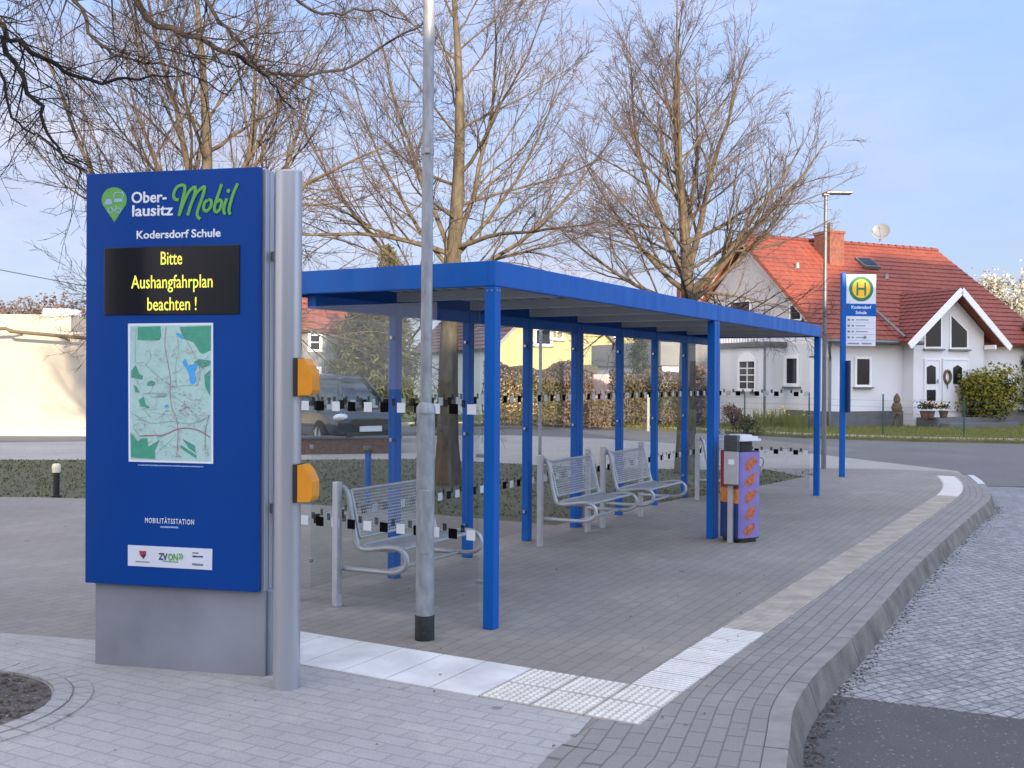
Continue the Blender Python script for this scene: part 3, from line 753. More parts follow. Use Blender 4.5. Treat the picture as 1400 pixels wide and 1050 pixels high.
# fine print under map and heading, drawn as the thin rows of marks they are at this distance
mb = MB()
def tiny(mb, to, x0, x1, y0, y1, h, mi, seed, y=-.0012, wmin=3, wmax=9):
    rng = random.Random(seed); x = x0
    while x < x1:
        w = min(rng.uniform(wmin, wmax), x1-x); f = (x-x0)/(x1-x0); yy = y0+(y1-y0)*f
        a = to(x, yy-h*rng.uniform(.35, .5)); b = to(x+w, yy+h*rng.uniform(.35, .5)); mb.box(a[0], b[0], y, y+.001, b[1], a[1], mi); x += w+rng.uniform(1, 3)
tiny(mb, mz, 120, 565, 1003, 1016, 9, 0, 3)
sz = lambda x, y: pp(165+x*.1, 690+y*.1)
tiny(mb, sz, 545, 790, 303, 312, 26, 0, 4, wmin=12, wmax=24)
mb.build('fine_print', M['paleprint'], py)
# sponsor plate
mb = MB(); q = [sz(102, 550), sz(1255, 605), sz(1252, 893), sz(102, 832)]; mb.platexz(q[::-1], -.003, 0); sp = mb.build('sponsor_plate', M['plate'], py)
mb = MB()
sh = [(255, 630), (355, 632), (350, 690), (318, 742), (270, 690)]
mb.platexz([sz(*p) for p in sh][::-1], -.0042, -.003, 0)
mb.platexz([sz(*p) for p in [(285, 690), (352, 668), (349, 690), (320, 735)]][::-1], -.0052, -.0042, 1)
mb.build('crest', [M['red'], M['navy']], sp)
a = sz(525, 0)[0]; b = sz(640, 0)[0]; z = sz(585, 712)[1]
def fit2(s, m, x0, x1, y, size, weight):
    a, z = sz(x0, y); b, _ = sz(x1, y); t = text('lettering', s, size, m, sp, ((a+b)/2, -.0042, z), 'CENTER', weight)
    xs = [v.co.x for v in t.data.vertices]; k = (b-a)/(max(xs)-min(xs)); mid = (max(xs)+min(xs))/2
    for v in t.data.vertices: v.co.x = (v.co.x-mid)*k
fit2('ZV', M['navy'], 522, 645, 710, .052, .0022); fit2('ON', M['green'], 652, 785, 716, .052, .0022); fit2('»', M['green'], 792, 862, 690, .07, .001)
mb = MB()
tiny(mb, sz, 205, 400, 775, 785, 16, 0, 5, -.0040, 10, 20); tiny(mb, sz, 580, 790, 772, 785, 18, 1, 6, -.0040, 10, 20)
tiny(mb, sz, 985, 1070, 658, 664, 22, 0, 7, -.0040, 10, 20); tiny(mb, sz, 985, 1130, 706, 712, 26, 2, 8, -.0040, 10, 26); tiny(mb, sz, 980, 1130, 812, 824, 34, 0, 9, -.0040, 12, 24)
mb.build('fine_print', [M['greyprint'], M['green'], M['navy']], sp)

# ------------------------------------------------------------------ bus shelter
sh_root = thing('bus_shelter', 'long blue steel bus shelter with flat roof and glass walls with square markings', 'bus shelter', O, RZ)
LEN, DEP = 9.28, 1.66
RD = 1.81
ZU, ZT = 2.26, 2.425
JX = 4.60
def post(x, y, w=.08, d=.08, z=ZU):
    mb = MB(); mb.box(x, x+w, y, y+d, 0, z); p = mb.build('post', M['blue'], sh_root, .006)
    return p
mb = MB(); mb.box(-.005, JX, -.004, .05, ZU, ZT); mb.box(JX+.006, LEN, -.004, .05, ZU+.002, ZT-.002)
mb.box(-.005, .05, .05, RD, ZU, ZT); mb.box(LEN-.05, LEN, .05, RD, ZU, ZT); mb.box(-.005, LEN, RD, RD+.05, ZU, ZT)
mb.build('fascia', M['blue'], sh_root, .004)
mb = MB(); mb.box(.051, LEN-.051, .051, RD-.001, ZT-.035, ZT-.012); 
nr = 11
for k in range(nr):
    y0 = .09+k*.14; mb.box(.052, LEN-.052, y0, y0+.06, ZT-.075, ZT-.036)
mb.build('roof_sheet', M['ceiling'], sh_root)
for x in (0, JX+.004): 
    post(x, .0) if x == 0 else post(x, 0)
post(JX-.082, 0); post(LEN-.082, 0)
backx = [0.0, 1.10, 2.25, 3.40, JX-.082, JX+.004, 5.75, 6.90, 8.05, LEN-.082]
for x in backx: post(x, DEP-.09 if x > 0 else DEP+.05)
mb = MB(); mb.box(.09, LEN-.09, DEP-.085, DEP-.005, ZU-.10, ZU-.002); mb.build('beam', M['blue'], sh_root, .004)
for x in (.09, 1.1, 2.25, 3.4, 4.52, 4.61, 5.75, 6.9, 8.05, 9.10):
    mb = MB(); mb.box(x, x+.07, .052, DEP-.09, ZT-.15, ZT-.077); mb.build('cross_beam', M['ceiling'], sh_root)
for x in (0, JX-.082, JX+.004, LEN-.082):
    for dx in (.022, .058): mb = MB(); mb.tube([(x+dx, -.0045, ZU-.03), (x+dx, .001, ZU-.03)], .007, 8); mb.build('bolt', M['steel'], sh_root)
for dy in (.022, .058): mb = MB(); mb.tube([(-.0045, dy, ZU-.03), (.001, dy, ZU-.03)], .007, 8); mb.build('bolt', M['steel'], sh_root)
def pane_mesh(mb, a0, a1, z0, z1, along_x, pos, side, phase=0):
    # glass sheet with two rows of square markings; a0..a1 along the sheet
    def bx(p0, p1, q0, q1, t0, t1, mi):
        if along_x: mb.box(p0, p1, t0, t1, q0, q1, mi)
        else: mb.box(t0, t1, p0, p1, q0, q1, mi)
    bx(a0, a1, z0, z1, pos-.004, pos+.004, 0)
    for zc in (1.445, .605):
        n = int((a1-a0-.03)/.0715)
        for k in range(n):
            c = a0+.035+k*.0715+.02
            if c+.035 > a1: break
            if k % 2 == 0:
                s = 1 if (k//2+phase) % 2 == 0 else 2
                bx(c-.034, c+.034, zc-.034, zc+.034, pos+side*.0058-.0012, pos+side*.0058+.0012, s)
            else:
                bx(c-.015, c+.015, zc+.012, zc+.062, pos-side*.0058-.0012, pos-side*.0058+.0012, 3)  # ghost squares: reflections of the markings built in as grey panes
GM = [M['glass'], mat('black_square', (.004, .004, .005), .8, 0, .1, 5, spec=.05), M['glass_sq'], M['glass_sq_ghost']]
for k, (x0, x1) in enumerate(zip([b+.08 for b in backx[:-1]], backx[1:])):
    if x1-x0 < .2: continue
    mb = MB(); pane_mesh(mb, x0+.012, x1-.012, .10, ZU-.105, True, DEP-.05, -1, k); p = mb.build('glass_pane', GM, sh_root)
    for zc in (.30, 1.14, 1.98):
        for xx in (x0-.002, x1-.028): mb = MB(); mb.box(xx+.004, xx+.026, DEP-.062, DEP-.038, zc-.014, zc+.014); mb.build('glass_clamp', M['steel'], p, .003)
for x, sgn in ((.04, -1), (LEN-.04, -1)):
    mb = MB(); pane_mesh(mb, .14, DEP-.10 if x > 1 else DEP+.04, .10, ZU-.09, False, x, sgn, 1); p = mb.build('glass_pane', GM, sh_root)
    for zc in (.30, 1.14, 1.98):
        mb = MB(); ye = DEP-.088 if x > 1 else DEP+.052; mb.box(x-.014, x+.014, ye-.026, ye, zc-.014, zc+.014); mb.build('glass_clamp', M['steel'], p, .003); mb = MB(); mb.box(x-.018, x+.018, .082, .155, zc-.012, zc+.012); mb.build('glass_clamp', M['steel'], p, .003)

# ------------------------------------------------------------------ benches
def make_bench(loc, label):
    b = thing('bench', label, 'bench', loc, RZ, 'wire mesh benches in the bus shelter')
    Wd = 1.10; m = M['bench_metal']
    # local: x along the bench, y=0 at the posts (back), -y towards the front
    for x in (0, Wd):
        mb = MB(); mb.box(x-.028, x+.028, -.05, .0, 0, .90); mb.build('leg', m, b, .006)
    for x in (.045, Wd-.045):
        pts = [(x, -.05, .27), (x, -.40, .275), (x, -.52, .285), (x, -.595, .33), (x, -.60, .40), (x, -.55, .445), (x, -.45, .452), (x, -.28, .425), (x, -.20, .43), (x, -.165, .48), (x, -.12, .66), (x, -.095, .79), (x, -.06, .85), (x, -.03, .855)]
        mb = MB(); mb.tube(smooth_line(pts, 4), .019, 10); mb.build('side_frame', m, b)
    def meshpanel(name, f, nx, ny, r=.0029, rim=.011):
        mb = MB(); x0, x1 = .075, Wd-.075
        for i in range(nx+1):
            x = x0+(x1-x0)*i/nx; mb.tube([(x, *f(j/5)) for j in range(6)], r, 4, 0, False)
        for j in range(ny+1):
            q = f(j/ny); mb.tube([(x0, *q), (x1, *q)], r*1.25, 4, 0, False)
        mb.tube(smooth_line([(x0, *f(k/4)) for k in range(5)], 2), rim, 8); mb.tube(smooth_line([(x1, *f(k/4)) for k in range(5)], 2), rim, 8)
        mb.tube([(x0, *f(0)), (x1, *f(0))], rim, 8); mb.tube([(x0, *f(1)), (x1, *f(1))], rim, 8)
        return mb.build(name, m, b)
    meshpanel('seat', lambda t: (-.56+.36*t, .452-.03*math.sin(PI*t)*.9-.004), 40, 16)
    meshpanel('backrest', lambda t: (-.175+.085*t, .50+.335*t), 40, 15)
    mb = MB(); mb.tube([(.045, -.40, .275), (Wd-.045, -.40, .275)], .014, 8); mb.build('crossbar', m, b); mb = MB(); mb.tube([(0, -.03, .82), (Wd, -.03, .82)], .014, 8); mb.build('crossbar', m, b)
    return b
bench = make_bench(S(.05, 1.36), 'wire mesh bench behind the end glass beside the lamp post')
for x, lab in ((3.17, 'wire mesh bench in mid shelter, the nearer of the adjoining pair'), (4.66, 'wire mesh bench in mid shelter, farther of the adjoining pair'), (7.79, 'wire mesh bench deep in the shelter, mostly hidden behind the waste bin post')):
    c = copy_tree(bench); c.location = S(x, 1.34); c['label'] = lab

# ------------------------------------------------------------------ lamp post in front of the shelter
lb = P(580.5, 874)
lp_ = thing('lamp_post', 'tall galvanised lamp post with black foot sleeve before the bus shelter', 'lamp post', lb)
mb = MB(); mb.tube([(0, 0, .15), (0, 0, 1.43)], .058, 28); mb.tube([(0, 0, 1.43), (0, 0, 1.47), (0, 0, 1.50)], [.062, .060, .037], 28, 0, False); mb.tube([(0, 0, 1.47), (.012, 0, 6.6)], [.0365, .034], 24); mb.build('pole', M['galv'], lp_)
mb = MB(); mb.tube([(0, 0, 0), (0, 0, .155), (0, 0, .158)], [.0625, .0615, .056], 28); mb.build('foot_sleeve', M['tar'], lp_)
mb = MB(); mb.tube([(.003, 0, 3.06), (.003, 0, 3.10)], .041, 24); mb.box(-.012, .02, -.052, -.04, 3.065, 3.095, 1); mb.build('clamp_band', [M['galv'], M['wood_grey']], lp_)
mb = MB(); mb.box(-.03, .03, -.0605, -.054, .55, .95); mb.build('access_door', M['galv'], lp_, .003)
mb = MB(); mb.tube([(.012, 0, 6.6), (.02, 0, 6.75), (.25, 0, 6.85), (.5, 0, 6.87)], [.034, .034, .03, .03], 12); mb.ball((.72, 0, 6.86), .30, .13, .06, 14); mb.build('lamp_head', M['galv'], lp_)

# ------------------------------------------------------------------ waste bin
bb = P(1003, 742)
wb = thing('waste_bin', 'slim boxy waste bin wrapped in lavender food print beside a grey post with ashtray', 'waste bin', bb, RZ)
mb = MB(); mb.box(-.06, .02, .0, .05, 0, 1.02); mb.build('post', M['binpost'], wb, .005)
mb = MB(); mb.box(-.10, -.062, -.065, .075, .60, .93); mb.box(-.10, -.062, -.065, .075, .585, .60, 1); 
mb.box(-.103, -.1, -.03, .03, .80, .85, 2); mb.build('ashtray_box', [M['binpost'], M['ashbox'], M['white']], wb, .006)
mb = MB(); mb.box(-.105, -.005, -.06, .075, .931, 1.09); 
for k in range(4): mb.box(-.11, -.106, -.06, .075, .95+k*.035, .96+k*.035)
mb.build('ashtray_head', M['ashbox'], wb, .008)
cx, cy, R = .165, -.01, .152
def br2(t):
    a = t-rad(58); return (abs(math.cos(a))**7+abs(math.sin(a))**7)**(-1/7)
def ring2(r, n=64): return [(cx+r*br2(2*PI*k/n)*math.cos(2*PI*k/n), cy+r*br2(2*PI*k/n)*math.sin(2*PI*k/n)) for k in range(n)]
segs = 64
def band(mb, a0, a1, z0, z1, r, mi):
    n = max(2, int((a1-a0)/5)); vs = []; fs = []
    for k in range(n+1):
        t = rad(a0+(a1-a0)*k/n); q = r*br2(t); vs += [(cx+q*math.cos(t), cy+q*math.sin(t), z0), (cx+q*math.cos(t), cy+q*math.sin(t), z1)]
    for k in range(n): fs.append((2*k, 2*k+2, 2*k+3, 2*k+1))
    mb.add(vs, fs, mi, True)
mb = MB()
# local directions: camera side is about -x; angles from +x anticlockwise
CA = 200
band(mb, 103, 193, .55, .92, R, 1); band(mb, 103, 193, .40, .55, R, 2); band(mb, 103, 193, .05, .40, R, 3)
band(mb, 193, 283, .05, .92, R, 0); band(mb, 283, 463, .05, .92, R, 4)
mb.prism(ring2(R), .04, .05, 5); mb.prism(ring2(R), .919, .925, 5)
body = mb.build('bin_body', [M['lavender'], M['wrap_red'], M['wrap_orange'], M['wrap_blue'], M['wrap_green'], M['black']], wb)
mb = MB()
for k in range(5):
    zc = .80-k*.165; vs = []; n = 14
    rg = random.Random(k)
    for j in range(n):
        t = 2*PI*j/n; q = 1+.25*rg.uniform(-1, 1); ang = rad(240+25*math.cos(t)*q); zq = zc+.058*math.sin(t)*q+.035*math.cos(t)
        q = R*br2(ang)+.003; vs.append((cx+q*math.cos(ang), cy+q*math.sin(ang), zq))
    c = rad(238); vs.append((cx+(R+.004)*math.cos(c), cy+(R+.004)*math.sin(c), zc))
    mb.add(vs, [(j, (j+1) % n, n) for j in range(n)])
mb.build('food_print', M['food'], body)
mb = MB(); mb.prism(ring2(R*.85), 0, .04); mb.build('foot_ring', M['black'], wb)
mb = MB(); mb.prism(ring2(R*.62), .925, 1.03); mb.build('bin_opening', M['black'], wb)
mb = MB(); mb.prism(ring2(R+.012), 1.03, 1.05); mb.prism(ring2(R*.92), 1.05, 1.075); mb.prism(ring2(R*.6), 1.075, 1.09); mb.build('lid', M['binlid'], wb)
mb = MB(); mb.tube(smooth_line([(cx+.1, cy-R*.86, .74), (cx+.13, cy-R*.86-.06, .76), (cx+.14, cy-R*.86-.07, .84), (cx+.11, cy-R*.86, .87)], 4), .008, 8); mb.build('handle', M['steel'], wb)

# ------------------------------------------------------------------ bus stop sign
sb = P(1151, 652)
st_rz = rad(6)
ss = thing('bus_stop_sign', 'blue bus stop pole with square plate showing a green H in a yellow disc', 'bus stop sign', sb, st_rz)
k_ = sb.y/FPX
H_ = 3.47
mb = MB(); mb.box(-.04, .04, -.04, .04, 0, H_); mb.build('pole', M['blue'], ss, .008)
PW_ = .53
z1 = H_-.02; zs = [z1, z1-.50, z1-.71, z1-1.22]
mb = MB(); mb.box(.045, .045+PW_, -.012, .012, zs[3], zs[0]); plate = mb.build('sign_plate', M['plate'], ss, .004)
mb = MB(); mb.box(.0451, .0449+PW_, -.0155, -.0125, zs[2], zs[1]); strip = mb.build('name_strip', M['blue'], ss)
mc = .045+PW_/2; zc = z1-.245
mb = MB(); 
def disc(r, y0, y1, mi): mb.platexz([(mc+r*math.cos(t*PI/24), zc+r*math.sin(t*PI/24)) for t in range(48)], y0, y1, mi)
disc(.215, -.0150, -.0125, 0); disc(.160, -.0175, -.0150, 1)
for x0, x1, q0, q1 in ((-.085, -.052, -.115, .115), (.052, .085, -.115, .115), (-.052, .052, -.017, .017)): mb.box(mc+x0, mc+x1, -.020, -.0175, zc+q0, zc+q1, 0)
mb.build('stop_emblem', [M['green_dark'], M['yellow']], plate)
text('lettering', 'Kodersdorf', .075, M['white'], strip, (mc, -.0165, (zs[1]+zs[2])/2+.042), 'CENTER', .002)
text('lettering', 'Schule', .075, M['white'], strip, (mc, -.0165, (zs[1]+zs[2])/2-.048), 'CENTER', .002)
mb = MB(); sid = lambda x, z: (x, z)
rg = random.Random(2)
for k in range(4):
    z = zs[2]-.065-k*.10
    mb.box(.075, .115, -.0145, -.0125, z-.02, z+.02, 0); mb.box(.145, .185, -.0145, -.0125, z-.014, z+.014, 0)
    x = .225
    while x < .225+.19+rg.uniform(-.03, .03):
        w = rg.uniform(.012, .03); mb.box(x, x+w, -.0145, -.0125, z-.009, z+.009, 0); x += w+.006
    mb.box(.06, .56, -.0142, -.0127, z-.051, z-.047, 1)
for x0, x1 in ((.08, .27), (.33, .50)):
    x = x0
    while x < x1: w = rg.uniform(.012, .03); mb.box(x, x+w, -.0145, -.0125, zs[3]+.03, zs[3]+.055, 0); x += w+.005
mb.box(.36, .40, -.0147, -.0125, zs[2]-.065-.3-.022, zs[2]-.065-.3+.03, 0)
for x0 in (.07, .53): mb.box(x0, x0+.03, -.0145, -.0125, z1-.04, z1-.02, 0)
mb.build('timetable_print', [M['greyprint'], M['alu_dark']], plate)
mb = MB(); mb.box(.041, .075, -.16, .16, 1.10, 1.98); tb = mb.build('timetable_case', M['navy'], ss, .006)
mb = MB(); mb.box(.0755, .0785, -.14, .14, 1.14, 1.94); mb.build('timetable_sheet', M['plate'], tb)

# ------------------------------------------------------------------ small street things
lb2 = P(1126, 641)
sl2 = thing('street_lamp', 'slim grey street lamp with flat head in front of the white house', 'street lamp', lb2)
hz = CAMP.z+(518.6-268)*lb2.y/FPX
mb = MB(); mb.tube([(0, 0, 0), (0, 0, hz)], [.046, .030], 14); mb.build('pole', M['gutter'], sl2)
mb = MB(); mb.box(-.06, .06, -.06, .06, hz-.01, hz+.05); mb.box(-.02, .48, -.10, .10, hz+.03, hz+.075); mb.build('lamp_head', M['gutter'], sl2, .015)
tb_ = P(738, 645)
tp = thing('thin_pole', 'thin pale metal pole standing on the lawn behind the shelter glass', 'pole', tb_)
mb = MB(); mb.tube([(0, 0, 0), (0, 0, 3.38)], .03, 12); mb.build('pole_tube', M['galv'], tp); mb = MB(); mb.ball((0, 0, 3.39), .034, .034, .02, 10); mb.build('pole_cap', M['galv'], tp)
bo = P(77, 679)
bl = thing('bollard_light', 'low black bollard light with cream cap on the lawn edge', 'bollard light', bo)
mb = MB(); mb.tube([(0, 0, 0), (0, 0, .33)], .042, 16); mb.tube([(0, 0, 0), (0, 0, .02)], .07, 16); mb.build('bollard_post', M['black'], bl)
mb = MB(); mb.tube([(0, 0, .33), (0, 0, .40), (0, 0, .44), (0, 0, .45)], [.052, .058, .052, .03], 16); mb.build('lamp_cap', M['lampcap'], bl)
bp_ = P(503, 690)
bpo = thing('blue_bollard', 'short round blue bollard with dark top behind the nearest bench', 'bollard', bp_)
mb = MB(); mb.tube([(0, 0, 0), (0, 0, .68)], .042, 16); mb.build('bollard_post', M['blue'], bpo)
mb = MB(); mb.tube([(0, 0, .68), (0, 0, .70), (0, 0, .75), (0, 0, .76)], [.05, .062, .062, .04], 16); mb.build('bollard_cap', M['ashbox'], bpo)
# low brick edging in front of the parked car
a = P(380, 620); b = P(548, 618)
be = thing('brick_wall', 'low red brown brick wall in front of the parked car', 'wall', a, math.atan2(b.y-a.y, b.x-a.x))
mb = MB(); mb.box(0, (b-a).length, 0, .24, -.05, .30); mb.build('brickwork', mat('dark_brick', (.12, .07, .055), .9, 0, .35, 14, .3, 40), be); mb = MB(); mb.box(-.02, (b-a).length+.02, -.03, .27, .301, .36); mb.build('coping', M['plinth_stone'], be, .01)

# ------------------------------------------------------------------ trees
def frame(d):
    a = d.orthogonal().normalized(); return a, d.cross(a)
def grow(mb, rng, p, d, Ln, r, lev, maxlev, counts, spread, trop, tips, mats, rmin=.0035, wob=.075, minL=.14, shrink=(.42, .74)):
    n = max(3, min(9, int(Ln/.22)+2)); step = Ln/n
    pts = [p.copy()]; rs = [r]; dirs = [d.copy()]
    end = max(rmin*.7, r*(.25 if lev else .15))
    for i in range(n):
        d = d+Vector((rng.gauss(0, wob), rng.gauss(0, wob), rng.gauss(0, wob)+trop*step*1.2)); d.normalize()
        p = p+d*step; pts.append(p.copy()); dirs.append(d.copy()); rs.append(max(rmin*.7, r+(end-r)*((i+1)/n)))
    sides = 8 if r > .05 else (5 if r > .015 else 3)
    mb.tube(pts, rs, sides, 0 if r > .012 else 1, False)
    if tips is not None and lev >= maxlev-1: tips.append(pts[-1].copy())
    if lev >= maxlev: return
    k = max(2, int(counts[lev]*(.55+.45*min(1.6, Ln))+rng.random()))
    for i in range(k):
        t = .14+.84*(i+rng.random())/k; q = t*n; j = min(int(q), n-1); f = q-j
        pos = pts[j].lerp(pts[j+1], f); dd = dirs[j+1]
        a, b = frame(dd); az = rng.random()*6.283; an = rad(rng.uniform(*spread))
        nd = dd*math.cos(an)+(a*math.cos(az)+b*math.sin(az))*math.sin(an); nd.z += .12; nd.normalize()
        cl = Ln*rng.uniform(*shrink)*(1-.55*t)*(1 if lev == 0 else .72)
        if cl < minL: cl = minL*(.7+.6*rng.random())
        rr = max(rmin, (r+(end-r)*t)*.50)
        grow(mb, rng, pos, nd, cl, rr, lev+1, maxlev, counts, spread, trop, tips, mats, rmin, wob*1.15, minL, shrink)
def bare_tree(name, label, base, H, th, r, prim, seed, lean=(0, 0), counts=(10, 8, 6), mats=('bark', 'twig'), lens=(3.0, 1.5), inc=(78, 22), trop=.28, cat='tree', fork=None, rmin=.0033, avoid=False, fr_=.78):
    rng = random.Random(seed)
    root = thing(name, label, cat, base, 0, 'bare street trees behind the shelter' if cat == 'tree' else None)
    tm = MB(); pts = []; rs = []
    n = 14
    for i in range(n+1):
        t = i/n; z = H*.93*t
        pts.append(Vector((lean[0]*t+.17*math.sin(t*7+seed)*t, lean[1]*t+.15*math.sin(t*6+seed*2)*t, z)))
        rs.append(max(.012, r*(1-t)**1.0*(1.25 if i == 0 else 1)))
    tm.tube(pts, rs, 14, 0); tm.build('trunk', M['bark_moss'], root)
    cm = MB()
    for i in range(prim):
        t = (i+rng.random()*.6)/prim
        h = th+(H*.80-th)*t**1.1
        q = h/(H*.93)*n; j = min(int(q), n-1); pos = pts[j].lerp(pts[j+1], q-j)
        az = i*2.4+rng.uniform(-.5, .5); an = rad(inc[0]+(inc[1]-inc[0])*t+rng.uniform(-10, 10))
        d = Vector((math.cos(az)*math.sin(an), math.sin(az)*math.sin(an), math.cos(an)))
        ln = lens[0]+(lens[1]-lens[0])*t; ln *= rng.uniform(.8, 1.15)
        if avoid and t < .45 and -1.4 < ((az+PI) % (2*PI))-PI < -.1: ln *= .62
        grow(cm, rng, pos, d, ln, max(.015, rs[j]*rng.uniform(.24, .38)), 0, 3, counts, (20, 52), trop*(-.30+1.4*t), None, None, rmin)
    if fork:
        for az, an, h, ln, rr in fork:
            q = h/(H*.93)*n; j = int(q); pos = pts[j].lerp(pts[j+1], q-j); rr *= fr_; az = rad(az); an = rad(an)
            d = Vector((math.cos(az)*math.sin(an), math.sin(az)*math.sin(an), math.cos(an)))
            grow(cm, rng, pos, d, ln, rr, 0, 3, counts, (18, 48), trop*.8, None, None, rmin)
    cm.build('crown', [M[mats[0]], M[mats[1]]], root)
    return root
t1 = A(275, 560, 15.6); t1.z = -.02
bare_tree('bare_tree', 'bare lime tree with golden branches rising behind the blue pylon', t1, 9.6, 2.6, .17, 22, 11, (0, 0), (10, 7, 5), ('bark', 'twig'), (4.2, 2.0), (80, 26),
          fork=[(180, 55, 2.9, 4.6, .075), (0, 50, 3.0, 4.2, .07), (150, 38, 3.2, 3.8, .07), (20, 28, 3.4, 4.4, .08), (200, 20, 3.6, 4.6, .08)])
t2 = P(612, 661); t2.z = -.02
bare_tree('bare_tree', 'bare spreading tree behind the lamp post with trunk seen through the glass', t2, 10.2, 2.7, .185, 24, 23, (.12, 0), (10, 7, 5), ('bark', 'twig'), (3.6, 1.7), (90, 34), fr_=.58,
          fork=[(185, 70, 3.0, 3.9, .07), (-5, 62, 3.1, 3.6, .075), (170, 24, 3.4, 4.4, .08), (10, 18, 3.6, 4.6, .085), (175, 45, 3.3, 4.0, .065), (5, 40, 3.5, 3.8, .065)])
t3 = P(939, 646); t3.z = -.02
bare_tree('bare_tree', 'bare egg shaped tree with many rising limbs beside the white house', t3, 8.9, 2.75, .19, 24, 37, (-.15, 0), (10, 7, 5), ('bark', 'twig'), (3.5, 1.2), (88, 38), .20, avoid=True,
          fork=[(180, 74, 2.9, 3.0, .06), (15, 64, 3.0, 2.9, .06), (8, 46, 3.1, 3.9, .085), (170, 30, 3.3, 4.2, .08), (30, 20, 3.5, 4.6, .085), (160, 48, 3.2, 3.3, .07), (-20, 52, 3.2, 3.3, .07), (90, 25, 3.6, 4.0, .07), (200, 12, 3.8, 4.6, .07)])
# tree standing in the pit beside the camera: its branches hang into the top of the picture
fr = thing('overhanging_tree', 'dark bare tree beside the viewpoint whose branches hang over the pylon', 'tree', pit)
rng = random.Random(77)
tm = MB(); tm.tube([(0, 0, 0), (-.02, 0, 1.2), (.0, .02, 2.6), (.03, .0, 3.6), (.1, .05, 5.0), (.15, .1, 6.6)], [.17, .135, .12, .105, .07, .02], 14, 0, True); tm.build('trunk', M['bark_dark'], fr)
cm = MB()
limbs = [([(-111, -60), (-60, -40), (0, 40), (45, 70), (110, 105), (170, 110), (240, 100)], 5.2, 5.6, .028),
         ([(-111, 20), (-40, 40), (0, 55), (40, 120), (62, 170), (85, 210), (115, 240)], 5.1, 5.3, .026),
         ([(-111, -140), (-20, -90), (60, -20), (102, 0), (130, 55), (165, 78), (240, 92), (315, 132)], 5.3, 6.0, .024),
         ([(-100, -190), (60, -140), (170, -40), (200, 20), (270, 55), (320, 75), (360, 96), (440, 104), (500, 78), (590, 20)], 5.3, 6.4, .030),
         ([(-100, -260), (100, -190), (230, -80), (280, 0), (310, 40), (345, 78), (372, 115), (395, 150)], 5.4, 5.9, .024),
         ([(-100, -280), (120, -220), (300, -90), (380, -20), (440, 18), (500, 14), (560, 30)], 5.4, 6.4, .022),
         ([(-100, -60), (-30, 70), (0, 95), (20, 160), (55, 185), (110, 230)], 4.9, 5.1, .016),
         ([(-100, -200), (60, -120), (160, -30), (190, 40), (240, 70), (330, 90)], 5.2, 5.6, .018)]
for pts, y0, y1, r in limbs:
    n = len(pts); q = []
    for i, (x, y) in enumerate(pts): q.append(A(x, y, y0+1.35+(y1-y0)*i/(n-1))-pit)
    q = [Vector((0.02, 0, max(1.6, q[0].z-.5)))]+q
    q = smooth_line(q, 4); m_ = len(q); rs = [max(.004, r*(1-.80*i/(m_-1))) for i in range(m_)]
    for w in q[2:]: w += Vector((rng.gauss(0, .012), rng.gauss(0, .012), rng.gauss(0, .012)))
    cm.tube(q, rs, 6, 0, False)
    for i in range(5, m_-1):
        for _ in range(2):
            if rng.random() < .30: continue
            d = (q[i+1]-q[i]).normalized(); a, b = frame(d); az = rng.random()*6.28; an = rad(rng.uniform(30, 75))
            nd = d*math.cos(an)+(a*math.cos(az)+b*math.sin(az))*math.sin(an)
            grow(cm, rng, q[i], nd.normalized(), rng.uniform(.22, .75), max(.0030, rs[i]*.42), 1, 3, (0, 4, 3), (28, 62), -.12, None, None, .0017, .14, .09)
for az, an, ln in ((180, 40, 3.2), (200, 55, 3.4), (165, 62, 3.0), (190, 28, 3.4), (150, 48, 3.0)):
    an = rad(an); az = rad(az); d = Vector((math.cos(az)*math.sin(an), math.sin(az)*math.sin(an), math.cos(an)))
    grow(cm, rng, Vector((.08, .04, 4.6)), d, ln, .07, 0, 3, (8, 5, 3), (20, 52), .12, None, None, .005)
for k in range(16):
    az = k*2.4; an = rad(rng.uniform(25, 70)); d = Vector((math.cos(az)*math.sin(an), math.sin(az)*math.sin(an), math.cos(an)))
    grow(cm, rng, Vector((.1, .05, 4.5+k*.12)), d, rng.uniform(1.8, 2.8), .045, 0, 2, (9, 6), (20, 52), .15, None, None, .005)
cm.build('crown', [M['bark_dark'], M['twig_dark']], fr)

